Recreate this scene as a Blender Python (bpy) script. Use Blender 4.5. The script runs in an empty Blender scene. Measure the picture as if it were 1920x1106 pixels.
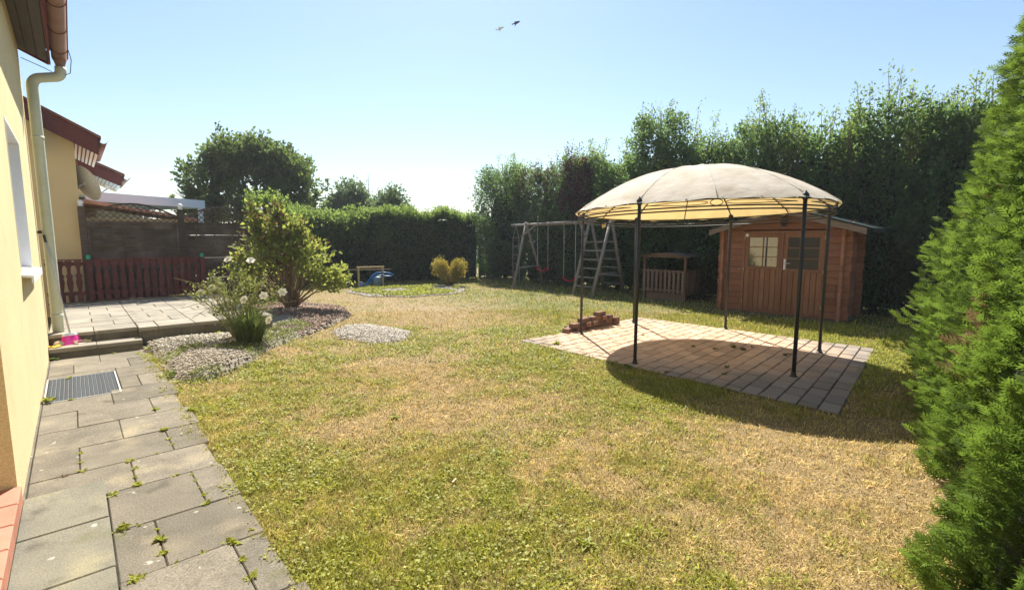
import bpy, math, random
import numpy as np
from mathutils import Vector, Matrix
R_ = math.radians
random.seed(7)
rng = np.random.default_rng(11)
sc = bpy.context.scene
COL = sc.collection
# world frame: x = distance from the house wall into the garden, y = along the house wall, z = up (metres)
# ------------------------------------------------------------------ camera, sky, sun, exposure
CAM = (0.345, -5.115, 1.6); YAW = -42.01; PITCH = 6.52
cd = bpy.data.cameras.new('camera'); cam = bpy.data.objects.new('camera', cd); COL.objects.link(cam)
cam.location = CAM; cam.rotation_euler = (R_(90 - PITCH), 0, R_(YAW))
cd.sensor_width = 36; cd.lens = 910 / 1920 * 36; cd.clip_start = 0.05; cd.clip_end = 2000
sc.camera = cam
SUN_EL = 50.0; SUN_AZ = math.degrees(math.atan2(.575, .818))      # azimuth clockwise from +y
wd = bpy.data.worlds.new('World'); sc.world = wd; wd.use_nodes = True
wn = wd.node_tree
sky = wn.nodes.new('ShaderNodeTexSky'); sky.sky_type = 'NISHITA'; sky.sun_disc = False
sky.sun_elevation = R_(SUN_EL); sky.sun_rotation = R_(SUN_AZ)
sky.altitude = 0; sky.air_density = 1.3; sky.dust_density = 0.45; sky.ozone_density = 3.4
bg = wn.nodes['Background']; bg.inputs['Strength'].default_value = 0.064
wn.links.new(sky.outputs[0], bg.inputs[0])
sl = bpy.data.lights.new('sun', 'SUN'); sl.energy = 5.0; sl.angle = R_(0.55); sl.color = (1.0, 0.945, 0.85)
so = bpy.data.objects.new('sun', sl); COL.objects.link(so)
e, a_ = R_(SUN_EL), R_(SUN_AZ)
SUN = Vector((math.sin(a_) * math.cos(e), math.cos(a_) * math.cos(e), math.sin(e)))
so.rotation_euler = SUN.to_track_quat('Z', 'Y').to_euler(); so.location = SUN * 60
vs = sc.view_settings; vs.view_transform = 'Standard'; vs.look = 'None'; vs.gamma = 1; vs.exposure = 1.25
vs.use_curve_mapping = False
sc.render.engine = 'CYCLES'

# pixel of the photograph -> point on a horizontal plane (used only to read positions off the ground)
_fw = (cam.rotation_euler.to_matrix() @ Vector((0, 0, -1))); _rt = cam.rotation_euler.to_matrix() @ Vector((1, 0, 0)); _up = cam.rotation_euler.to_matrix() @ Vector((0, 1, 0))
def G(px, py, z=0.0):
    d = _rt * ((px - 960) / 910) - _up * ((py - 553) / 910) + _fw
    t = (z - CAM[2]) / d.z
    return (CAM[0] + d.x * t, CAM[1] + d.y * t, z)

# ------------------------------------------------------------------ materials
def _nodes(name):
    m = bpy.data.materials.new(name); m.use_nodes = True
    nt = m.node_tree; b = nt.nodes['Principled BSDF']; return m, nt, b
def _lin(v):
    return (*v, 1.0)
def N(nt, typ, **kw):
    n = nt.nodes.new(typ)
    for k, v in kw.items(): setattr(n, k, v)
    return n
def mathn(nt, op, a, b):
    n = N(nt, 'ShaderNodeMath', operation=op)
    for i, x in enumerate((a, b)):
        if isinstance(x, (int, float)): n.inputs[i].default_value = x
        else: nt.links.new(x, n.inputs[i])
    return n.outputs[0]
def mixc(nt, fac, a, b, mode='MIX'):
    n = N(nt, 'ShaderNodeMix', data_type='RGBA', blend_type=mode)
    for i, x in ((0, fac), (6, a), (7, b)):
        if isinstance(x, (int, float)): n.inputs[i].default_value = x
        elif isinstance(x, tuple): n.inputs[i].default_value = _lin(x)
        else: nt.links.new(x, n.inputs[i])
    return n.outputs[2]
def noise(nt, vec, scale, detail=4, rough=.55):
    n = N(nt, 'ShaderNodeTexNoise'); n.inputs['Scale'].default_value = scale; n.inputs['Detail'].default_value = detail; n.inputs['Roughness'].default_value = rough
    nt.links.new(vec, n.inputs['Vector']); return n.outputs['Fac']
def ramp(nt, fac, p0, p1):
    n = N(nt, 'ShaderNodeMapRange'); nt.links.new(fac, n.inputs[0]); n.inputs[1].default_value = p0; n.inputs[2].default_value = p1; n.clamp = True
    return n.outputs[0]
def M(name, c1, c2, scale=3, rough=.75, bump=.2, bscale=60, stretch=(1, 1, 1), objrand=.12, fine=.25, fscale=40, spec=.3, metal=0, stain=None, sscale=1.2, srange=(.5, .7), bdist=.01):
    m, nt, b = _nodes(name)
    geo = N(nt, 'ShaderNodeNewGeometry'); mp = N(nt, 'ShaderNodeMapping'); nt.links.new(geo.outputs['Position'], mp.inputs[0]); mp.inputs['Scale'].default_value = stretch
    oi = N(nt, 'ShaderNodeObjectInfo')
    off = N(nt, 'ShaderNodeVectorMath', operation='SCALE'); off.inputs[0].default_value = (37, 51, 23); nt.links.new(oi.outputs['Random'], off.inputs['Scale'])
    ad = N(nt, 'ShaderNodeVectorMath', operation='ADD'); nt.links.new(mp.outputs[0], ad.inputs[0]); nt.links.new(off.outputs[0], ad.inputs[1])
    v = ad.outputs[0]
    col = mixc(nt, ramp(nt, noise(nt, v, scale), .3, .7), c1, c2)
    if stain:
        col = mixc(nt, ramp(nt, noise(nt, geo.outputs['Position'], sscale, 5), *srange), col, stain)
    fn = noise(nt, v, fscale, 3, .7)
    f = mathn(nt, 'ADD', mathn(nt, 'MULTIPLY', ramp(nt, fn, .25, .75), 2 * fine), 1 - fine)
    f2 = mathn(nt, 'ADD', mathn(nt, 'MULTIPLY', oi.outputs['Random'], 2 * objrand), 1 - objrand)
    f = mathn(nt, 'MULTIPLY', f, f2)
    cv = N(nt, 'ShaderNodeCombineColor')
    for i in range(3): nt.links.new(f, cv.inputs[i])
    col = mixc(nt, 1.0, col, cv.outputs[0], 'MULTIPLY')
    nt.links.new(col, b.inputs['Base Color'])
    b.inputs['Roughness'].default_value = rough; b.inputs['Specular IOR Level'].default_value = spec; b.inputs['Metallic'].default_value = metal
    if bump:
        bp = N(nt, 'ShaderNodeBump'); bp.inputs['Strength'].default_value = bump; bp.inputs['Distance'].default_value = bdist
        nt.links.new(noise(nt, v, bscale, 4, .65), bp.inputs['Height']); nt.links.new(bp.outputs[0], b.inputs['Normal'])
    return m
def foliage(name, dark, light, trans, tmix=.35, rough=.55, spec=.25, nscale=.9):
    """leaf material: per-leaf tint attribute, some light comes through the leaf"""
    m, nt, b = _nodes(name)
    at = N(nt, 'ShaderNodeAttribute', attribute_name='tint')
    geo = N(nt, 'ShaderNodeNewGeometry')
    nz = ramp(nt, noise(nt, geo.outputs['Position'], nscale, 2), .35, .65)
    f = mathn(nt, 'ADD', mathn(nt, 'MULTIPLY', at.outputs['Fac'], .65), mathn(nt, 'MULTIPLY', nz, .35))
    col = mixc(nt, f, dark, light)
    nt.links.new(col, b.inputs['Base Color']); b.inputs['Roughness'].default_value = rough; b.inputs['Specular IOR Level'].default_value = spec
    tr = N(nt, 'ShaderNodeBsdfTranslucent'); tc = mixc(nt, .5, col, trans); nt.links.new(tc, tr.inputs[0])
    mx = N(nt, 'ShaderNodeMixShader'); mx.inputs[0].default_value = tmix
    nt.links.new(b.outputs[0], mx.inputs[1]); nt.links.new(tr.outputs[0], mx.inputs[2])
    nt.links.new(mx.outputs[0], nt.nodes['Material Output'].inputs[0])
    return m
def tinted(name, c1, c2, rough=.9, bump=0, spec=.2):
    m, nt, b = _nodes(name)
    at = N(nt, 'ShaderNodeAttribute', attribute_name='tint'); geo = N(nt, 'ShaderNodeNewGeometry')
    col = mixc(nt, at.outputs['Fac'], c1, c2)
    fn = ramp(nt, noise(nt, geo.outputs['Position'], 90, 3), .3, .7)
    col = mixc(nt, mathn(nt, 'MULTIPLY', fn, .35), col, tuple(x * .55 for x in c1))
    nt.links.new(col, b.inputs['Base Color']); b.inputs['Roughness'].default_value = rough; b.inputs['Specular IOR Level'].default_value = spec
    return m

MAT = {}
MAT['stucco'] = M('stucco', (.75, .62, .365), (.70, .575, .33), 1.5, .9, .9, 130, objrand=.02, fine=.22, fscale=110, spec=.1, stain=(.66, .54, .32), sscale=.7, srange=(.55, .8), bdist=.006)
MAT['stucco_nb'] = M('stucco_nb', (.66, .52, .30), (.61, .48, .27), 1.5, .9, .4, 120, objrand=.02, fine=.08, fscale=120, spec=.1)
MAT['slab'] = M('concrete_slab', (.135, .120, .094), (.20, .176, .136), 3.4, .92, .7, 200, objrand=.16, fine=.55, fscale=120, spec=.12, stain=(.27, .23, .155), sscale=2.4, srange=(.55, .75), bdist=.004)
MAT['slab_new'] = M('concrete_slab_grey', (.15, .143, .112), (.205, .190, .142), 3.6, .9, .5, 220, objrand=.05, fine=.45, fscale=140, spec=.12, stain=(.26, .235, .15), sscale=3.5, srange=(.55, .75), bdist=.003)
MAT['terrace'] = M('terrace_slab', (.26, .235, .190), (.33, .295, .235), 2.2, .92, .4, 200, objrand=.09, fine=.22, fscale=140, spec=.15, stain=(.20, .18, .145), sscale=2.0, srange=(.5, .75), bdist=.004)
def speckle(m, col, scale, lo, hi, amt=.8, off=0.0):
    nt = m.node_tree; b = nt.nodes['Principled BSDF']; src = b.inputs['Base Color'].links[0].from_socket
    geo = N(nt, 'ShaderNodeNewGeometry'); mp = N(nt, 'ShaderNodeMapping'); mp.inputs['Location'].default_value = (off, off * .7, 0); nt.links.new(geo.outputs['Position'], mp.inputs[0])
    f = mathn(nt, 'MULTIPLY', ramp(nt, noise(nt, mp.outputs[0], scale, 3, .5), lo, hi), amt)
    nt.links.new(mixc(nt, f, src, col), b.inputs['Base Color'])
for k_ in ('slab', 'slab_new', 'terrace'):
    speckle(MAT[k_], (.42, .40, .34), 13, .70, .74, .8); speckle(MAT[k_], (.060, .055, .040), 5.0, .60, .74, .55, 7.0); speckle(MAT[k_], (.10, .11, .035), 3.1, .66, .76, .5, 13.0)
MAT['bed'] = M('bedding_soil', (.045, .038, .028), (.075, .062, .045), 8, .95, .6, 90, spec=.1)
MAT['tile_red'] = M('terracotta_tile', (.40, .165, .105), (.45, .20, .13), 6, .7, .25, 120, objrand=.10, fine=.14, fscale=160)
MAT['brick'] = M('clay_brick', (.165, .092, .064), (.235, .138, .096), 9, .9, .6, 130, objrand=.22, fine=.25, fscale=110)
MAT['brown_metal'] = M('brown_gutter_metal', (.235, .115, .075), (.285, .145, .098), 4, .55, .05, 40, objrand=.05, fine=.1, fscale=30, stain=(.32, .19, .135), sscale=3)
MAT['fascia'] = M('fascia_brown_paint', (.115, .028, .024), (.145, .04, .032), 5, .6, .2, 60, stretch=(4, .6, 4), fine=.15)
MAT['soffit'] = M('soffit_dark_boards', (.085, .072, .062), (.115, .098, .085), 6, .8, .2, 70, stretch=(6, .6, 6), fine=.2)
MAT['soffit_white'] = M('soffit_white_boards', (.72, .71, .68), (.78, .77, .74), 3, .6, .1, 50, fine=.06)
MAT['pipe'] = M('painted_downpipe', (.60, .62, .50), (.55, .575, .45), 3, .5, .1, 50, objrand=.02, fine=.06, stain=(.50, .53, .38), sscale=2.5)
MAT['white'] = M('white_plastic', (.80, .80, .80), (.76, .76, .77), 3, .4, 0, objrand=.02, fine=.04)
MAT['white_paint'] = M('white_paint', (.60, .75, .86), (.56, .71, .82), 2, .6, .05, 40, fine=.06)
MAT['rooftile'] = M('roof_tile', (.20, .07, .045), (.26, .10, .06), 6, .8, .4, 30, fine=.2)
MAT['salmon'] = M('salmon_tile', (.50, .26, .18), (.45, .22, .15), 6, .8, .3, 30, fine=.15)
MAT['woven'] = M('weathered_woven_board', (.052, .039, .031), (.105, .080, .064), 4, .85, .5, 60, stretch=(.7, 4, 9), objrand=.30, fine=.30, fscale=60, stain=(.125, .105, .092), sscale=3)
MAT['redwood'] = M('red_brown_fence_paint', (.070, .018, .017), (.105, .029, .027), 5, .7, .3, 70, stretch=(8, 8, 1), objrand=.22, fine=.25, stain=(.15, .07, .06), sscale=6, srange=(.55, .75))
MAT['logwood'] = M('stained_log_wood', (.225, .098, .055), (.30, .14, .083), 4, .65, .35, 60, stretch=(6, .8, 7), objrand=.16, fine=.22, fscale=22, stain=(.27, .11, .06), sscale=4, srange=(.52, .72))
MAT['logwood_v'] = M('stained_door_wood', (.225, .102, .054), (.30, .148, .080), 4, .65, .3, 60, stretch=(6, 9, .7), objrand=.14, fine=.22, fscale=22, stain=(.25, .10, .055), sscale=6, srange=(.55, .75))
MAT['logend'] = M('log_end_grain', (.30, .13, .075), (.38, .18, .105), 9, .85, .4, 90, objrand=.2, fine=.25)
MAT['felt'] = M('green_roof_felt', (.022, .032, .030), (.034, .046, .043), 8, .95, .5, 200, fine=.2, spec=.04)
MAT['greywood'] = M('weathered_grey_wood', (.22, .195, .165), (.29, .26, .22), 4, .85, .4, 70, stretch=(7, 7, .7), objrand=.12, fine=.25, fscale=30, stain=(.22, .175, .13), sscale=3)
MAT['barge'] = M('weathered_barge_board', (.18, .13, .095), (.25, .19, .14), 4, .85, .4, 70, stretch=(6, .7, 6), objrand=.1, fine=.25)
MAT['poolwood'] = M('weathered_play_wood', (.17, .105, .07), (.24, .16, .11), 4, .85, .4, 70, stretch=(7, 7, .7), objrand=.2, fine=.25)
MAT['newwood'] = M('pale_batten_wood', (.50, .36, .20), (.56, .42, .25), 4, .8, .3, 60, stretch=(7, 7, .8), fine=.2)
MAT['iron'] = M('black_painted_iron', (.018, .018, .020), (.026, .026, .028), 6, .45, .1, 60, fine=.15, spec=.5)
MAT['steel'] = M('galvanised_steel', (.50, .50, .48), (.58, .58, .56), 8, .4, .05, 60, metal=.6, fine=.08)
MAT['ribmetal'] = M('dull_mat_rib', (.12, .12, .12), (.16, .16, .155), 8, .6, .05, 60, fine=.1)
MAT['mat_strip'] = M('mat_carpet_strip', (.045, .055, .062), (.07, .08, .088), 40, .95, .7, 300, fine=.3, fscale=200)
MAT['pink'] = M('pink_bristles', (.78, .025, .30), (.86, .05, .38), 30, .6, .5, 150, stretch=(4, 4, .4), fine=.2)
MAT['yellow_cloth'] = M('yellow_cloth', (.80, .56, .05), (.86, .66, .12), 20, .8, .4, 120)
MAT['cream'] = M('cream_plastic', (.62, .52, .36), (.68, .58, .42), 10, .7, .2, 60)
MAT['blue'] = M('blue_hose_plastic', (.02, .16, .42), (.03, .21, .50), 5, .4, .1, 100)
MAT['drum'] = M('blue_grey_drum', (.17, .24, .31), (.21, .28, .35), 5, .5, .1, 60)
MAT['redplastic'] = M('red_plastic', (.60, .02, .03), (.66, .03, .045), 5, .4, 0)
MAT['rope'] = M('grey_rope', (.42, .41, .38), (.52, .5, .46), 30, .8, .3, 200)
MAT['bark'] = M('bark', (.10, .075, .052), (.155, .12, .085), 6, .9, .8, 40, stretch=(2, 2, .5), fine=.3)
MAT['core'] = M('dark_core_fill', (.020, .026, .012), (.035, .040, .018), 14, .95, 1.0, 30, fine=.4, bdist=.04)  # near-black filler for foliage interiors, shade put into the colour
MAT['housewhite'] = M('white_render', (.70, .70, .68), (.64, .64, .62), 2, .9, .1, 50)
MAT['greymetal'] = M('grey_sheet', (.24, .25, .26), (.29, .30, .31), 3, .6, .1, 40)
MAT['green_cap'] = M('green_cap_plastic', (.03, .26, .17), (.04, .31, .21), 5, .5, 0)
MAT['bird_dark'] = M('dark_feathers', (.02, .02, .028), (.035, .032, .04), 30, .8, 0)
MAT['bird_pale'] = M('pale_feathers', (.70, .74, .80), (.76, .79, .84), 30, .8, 0)
MAT['rose'] = M('cream_petal', (.82, .78, .62), (.88, .85, .74), 30, .6, 0, fine=.05)
MAT['dish'] = M('dish_grey_white', (.62, .62, .60), (.68, .68, .66), 3, .6, 0)

def fabric():
    m, nt, b = _nodes('canopy_fabric')
    geo = N(nt, 'ShaderNodeNewGeometry')
    mp = N(nt, 'ShaderNodeMapping'); nt.links.new(geo.outputs['Position'], mp.inputs[0]); mp.inputs['Scale'].default_value = (1, 1, .35)
    col = mixc(nt, ramp(nt, noise(nt, mp.outputs[0], 3.5, 5), .42, .72), (.69, .65, .56), (.54, .495, .40))
    col = mixc(nt, mathn(nt, 'MULTIPLY', ramp(nt, noise(nt, geo.outputs['Position'], 14, 4, .7), .58, .75), .6), col, (.52, .46, .33))
    nt.links.new(col, b.inputs['Base Color']); b.inputs['Roughness'].default_value = .95; b.inputs['Specular IOR Level'].default_value = .05
    bp = N(nt, 'ShaderNodeBump'); bp.inputs['Strength'].default_value = .5; bp.inputs['Distance'].default_value = .03; nt.links.new(noise(nt, geo.outputs['Position'], 5, 3), bp.inputs['Height']); nt.links.new(bp.outputs[0], b.inputs['Normal'])
    tr = N(nt, 'ShaderNodeBsdfTranslucent'); tc = mixc(nt, ramp(nt, noise(nt, geo.outputs['Position'], 6, 4), .4, .7), (.80, .56, .22), (.66, .43, .15)); nt.links.new(tc, tr.inputs[0])
    mx = N(nt, 'ShaderNodeMixShader'); mx.inputs[0].default_value = .33
    nt.links.new(b.outputs[0], mx.inputs[1]); nt.links.new(tr.outputs[0], mx.inputs[2]); nt.links.new(mx.outputs[0], nt.nodes['Material Output'].inputs[0])
    return m
MAT['canopy'] = fabric()
def glass(name, col, rough):
    m, nt, b = _nodes(name); b.inputs['Base Color'].default_value = _lin(col); b.inputs['Roughness'].default_value = rough
    b.inputs['Specular IOR Level'].default_value = 1.0; b.inputs['IOR'].default_value = 1.9
    return m
MAT['glass'] = glass('window_glass', (.012, .014, .013), .02)
MAT['glass_sheer'] = glass('window_glass_with_sheer_curtain', (.30, .33, .36), .15)
MAT['glass_dull'] = glass('dull_window_glass', (.020, .018, .014), .35)  # rough glass with a weak reflection
MAT['glass_dull'].node_tree.nodes['Principled BSDF'].inputs['Specular IOR Level'].default_value = .2
speckle(MAT['canopy'], (.40, .36, .27), 2.2, .56, .78, .55, 3.0); speckle(MAT['stucco'], (.52, .43, .27), 2.6, .60, .80, .45, 5.0); speckle(MAT['logwood'], (.25, .17, .12), 2.4, .58, .80, .35, 9.0); speckle(MAT['logwood_v'], (.12, .055, .035), 9.0, .66, .74, .6, 4.0)
def paver_mat():
    m, nt, b = _nodes('patio_paver')
    geo = N(nt, 'ShaderNodeNewGeometry'); oi = N(nt, 'ShaderNodeObjectInfo')
    sx = N(nt, 'ShaderNodeSeparateXYZ'); nt.links.new(geo.outputs['Position'], sx.inputs[0])
    # pinkish in the middle, grading to grey at the rim
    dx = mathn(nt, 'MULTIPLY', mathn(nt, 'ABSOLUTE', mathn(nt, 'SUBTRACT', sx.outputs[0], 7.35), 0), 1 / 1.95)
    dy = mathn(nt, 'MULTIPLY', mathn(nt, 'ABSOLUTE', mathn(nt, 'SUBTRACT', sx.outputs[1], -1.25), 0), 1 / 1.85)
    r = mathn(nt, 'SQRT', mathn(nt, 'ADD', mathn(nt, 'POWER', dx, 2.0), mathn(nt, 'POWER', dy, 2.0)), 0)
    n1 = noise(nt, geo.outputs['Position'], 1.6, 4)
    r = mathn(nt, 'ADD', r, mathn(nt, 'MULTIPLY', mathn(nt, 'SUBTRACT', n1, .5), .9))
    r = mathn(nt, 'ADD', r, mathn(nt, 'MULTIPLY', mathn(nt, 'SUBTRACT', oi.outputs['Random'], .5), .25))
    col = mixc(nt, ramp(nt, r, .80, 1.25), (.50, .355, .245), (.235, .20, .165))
    fn = noise(nt, geo.outputs['Position'], 120, 3, .7)
    f = mathn(nt, 'MULTIPLY', mathn(nt, 'ADD', mathn(nt, 'MULTIPLY', fn, .5), .75), mathn(nt, 'ADD', mathn(nt, 'MULTIPLY', oi.outputs['Random'], .34), .83))
    cv = N(nt, 'ShaderNodeCombineColor')
    for i in range(3): nt.links.new(f, cv.inputs[i])
    col = mixc(nt, 1.0, col, cv.outputs[0], 'MULTIPLY')
    nt.links.new(col, b.inputs['Base Color']); b.inputs['Roughness'].default_value = .9; b.inputs['Specular IOR Level'].default_value = .2
    bp = N(nt, 'ShaderNodeBump'); bp.inputs['Strength'].default_value = .35; bp.inputs['Distance'].default_value = .004
    nt.links.new(fn, bp.inputs['Height']); nt.links.new(bp.outputs[0], b.inputs['Normal'])
    return m
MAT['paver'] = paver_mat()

# foliage (base colours, not lit ones)
MAT['leaf_hedge'] = foliage('leaf_laurel', (.030, .064, .024), (.085, .140, .036), (.22, .38, .06), .46)
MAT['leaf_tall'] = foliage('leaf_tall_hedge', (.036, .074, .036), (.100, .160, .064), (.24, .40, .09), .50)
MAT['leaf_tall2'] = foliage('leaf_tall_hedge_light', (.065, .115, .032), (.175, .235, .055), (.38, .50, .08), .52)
MAT['leaf_purple'] = foliage('leaf_plum', (.065, .032, .036), (.135, .062, .066), (.16, .05, .06), .35)
MAT['leaf_round'] = foliage('leaf_round_tree', (.034, .062, .022), (.115, .155, .042), (.24, .34, .07), .48)
MAT['leaf_far'] = foliage('leaf_far_tree', (.050, .088, .042), (.105, .155, .065), (.24, .34, .10), .48)
MAT['leaf_light'] = foliage('leaf_fresh_shrub', (.070, .125, .030), (.150, .220, .050), (.44, .58, .12), .55)
MAT['leaf_bush'] = foliage('leaf_garden_bush', (.095, .145, .032), (.25, .29, .065), (.55, .58, .11), .50)
MAT['leaf_bushtip'] = foliage('leaf_garden_bush_tip', (.13, .065, .035), (.20, .12, .055), (.3, .16, .06), .42)
MAT['leaf_rose'] = foliage('leaf_rose', (.100, .130, .040), (.240, .250, .075), (.34, .36, .08), .40)
MAT['leaf_gold'] = foliage('leaf_gold_shrub', (.130, .135, .030), (.400, .320, .055), (.65, .50, .08), .48)
MAT['leaf_thuja'] = foliage('thuja_spray', (.026, .060, .014), (.150, .215, .036), (.27, .42, .05), .38, rough=.75, spec=.1, nscale=5)
MAT['leaf_dead'] = foliage('thuja_dead_spray', (.14, .085, .045), (.30, .20, .115), (.26, .17, .08), .25)
MAT['leaf_weed'] = foliage('weed_leaf', (.12, .165, .022), (.36, .36, .055), (.50, .52, .07), .42)
MAT['leaf_clover'] = foliage('clover_leaf', (.115, .150, .022), (.43, .42, .075), (.55, .55, .08), .38, nscale=6)
MAT['leaf_reed'] = foliage('clump_blade', (.070, .110, .026), (.180, .215, .060), (.3, .36, .08), .38)
MAT['stem'] = M('brown_stem', (.13, .085, .05), (.20, .14, .08), 10, .9, .4, 60)
MAT['stem_green'] = M('tan_green_stem', (.20, .19, .08), (.28, .25, .11), 10, .9, .3, 60)
MAT['pebble'] = tinted('pebble', (.25, .22, .18), (.66, .60, .49))
MAT['pebble_grey'] = tinted('pebble_grey', (.22, .19, .145), (.56, .48, .37))
MAT['mulch'] = tinted('bark_chip', (.16, .10, .075), (.42, .30, .225))
MAT['gravel_soil'] = M('gravel_soil', (.20, .175, .13), (.27, .235, .175), 9, .95, .6, 120)

# lawn: 'green' attribute (0 straw, 1 green) on ground and blades, fine breakup in the shader
def lawn_mat(name, blade):
    m, nt, b = _nodes(name)
    at = N(nt, 'ShaderNodeAttribute', attribute_name='green'); tt = N(nt, 'ShaderNodeAttribute', attribute_name='tint')
    geo = N(nt, 'ShaderNodeNewGeometry')
    nz = noise(nt, geo.outputs['Position'], 9, 4, .7)
    g = mathn(nt, 'ADD', at.outputs['Fac'], mathn(nt, 'MULTIPLY', mathn(nt, 'SUBTRACT', nz, .5), .7 if not blade else .3))
    if blade:
        g = mathn(nt, 'ADD', g, mathn(nt, 'MULTIPLY', mathn(nt, 'SUBTRACT', tt.outputs['Fac'], .5), 1.1))
    g = ramp(nt, g, .30, .70) if blade else ramp(nt, g, .1, .9)
    if blade:
        col = mixc(nt, g, (.62, .455, .215), (.345, .355, .050))
        col = mixc(nt, mathn(nt, 'MULTIPLY', ramp(nt, noise(nt, geo.outputs['Position'], 1.1, 3), .45, .7), .35), col, (.52, .42, .09))
        br_ = N(nt, 'ShaderNodeAttribute', attribute_name='lum'); cvb = N(nt, 'ShaderNodeCombineColor')
        for i in range(3): nt.links.new(br_.outputs['Fac'], cvb.inputs[i])
        col = mixc(nt, 1.0, col, cvb.outputs[0], 'MULTIPLY')
    else:
        col = mixc(nt, g, (.24, .175, .085), (.115, .120, .026))
        fn = noise(nt, geo.outputs['Position'], 55, 4, .75)
        col = mixc(nt, mathn(nt, 'MULTIPLY', ramp(nt, fn, .45, .75), .55), col, (.085, .062, .030))
    nt.links.new(col, b.inputs['Base Color']); b.inputs['Roughness'].default_value = .8; b.inputs['Specular IOR Level'].default_value = .15
    if blade:
        tr = N(nt, 'ShaderNodeBsdfTranslucent'); nt.links.new(col, tr.inputs[0])
        mx = N(nt, 'ShaderNodeMixShader'); mx.inputs[0].default_value = .32
        nt.links.new(b.outputs[0], mx.inputs[1]); nt.links.new(tr.outputs[0], mx.inputs[2]); nt.links.new(mx.outputs[0], nt.nodes['Material Output'].inputs[0])
    else:
        bp = N(nt, 'ShaderNodeBump'); bp.inputs['Strength'].default_value = .6; bp.inputs['Distance'].default_value = .02
        nt.links.new(noise(nt, geo.outputs['Position'], 70, 4, .7), bp.inputs['Height']); nt.links.new(bp.outputs[0], b.inputs['Normal'])
    return m
MAT['lawn'] = lawn_mat('dry_lawn', False)
MAT['blade'] = lawn_mat('grass_blade', True)

# ------------------------------------------------------------------ object helpers
def tag(o, label=None, cat=None, group=None, kind=None):
    if label: o['label'] = label
    if cat: o['category'] = cat
    if group: o['group'] = group
    if kind: o['kind'] = kind
    return o
def empty(name, loc, label=None, cat=None, group=None, rz=0):
    o = bpy.data.objects.new(name, None); COL.objects.link(o); o.location = loc; o.rotation_euler = (0, 0, rz)
    o.empty_display_size = .2
    return tag(o, label, cat, group)
def link(name, me, mat, parent=None):
    o = bpy.data.objects.new(name, me); COL.objects.link(o)
    if mat is not None and not me.materials: me.materials.append(MAT[mat])
    if parent is not None:
        o.parent = parent; o.matrix_parent_inverse = pinv(parent)
    return o
def pinv(p):
    m = Matrix.Identity(4); chain = []
    while p is not None:
        chain.append(p); p = p.parent
    w = Matrix.Identity(4)
    for q in reversed(chain):
        w = w @ q.matrix_parent_inverse @ Matrix.LocRotScale(q.location, q.rotation_euler, q.scale)
    return w.inverted()
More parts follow.
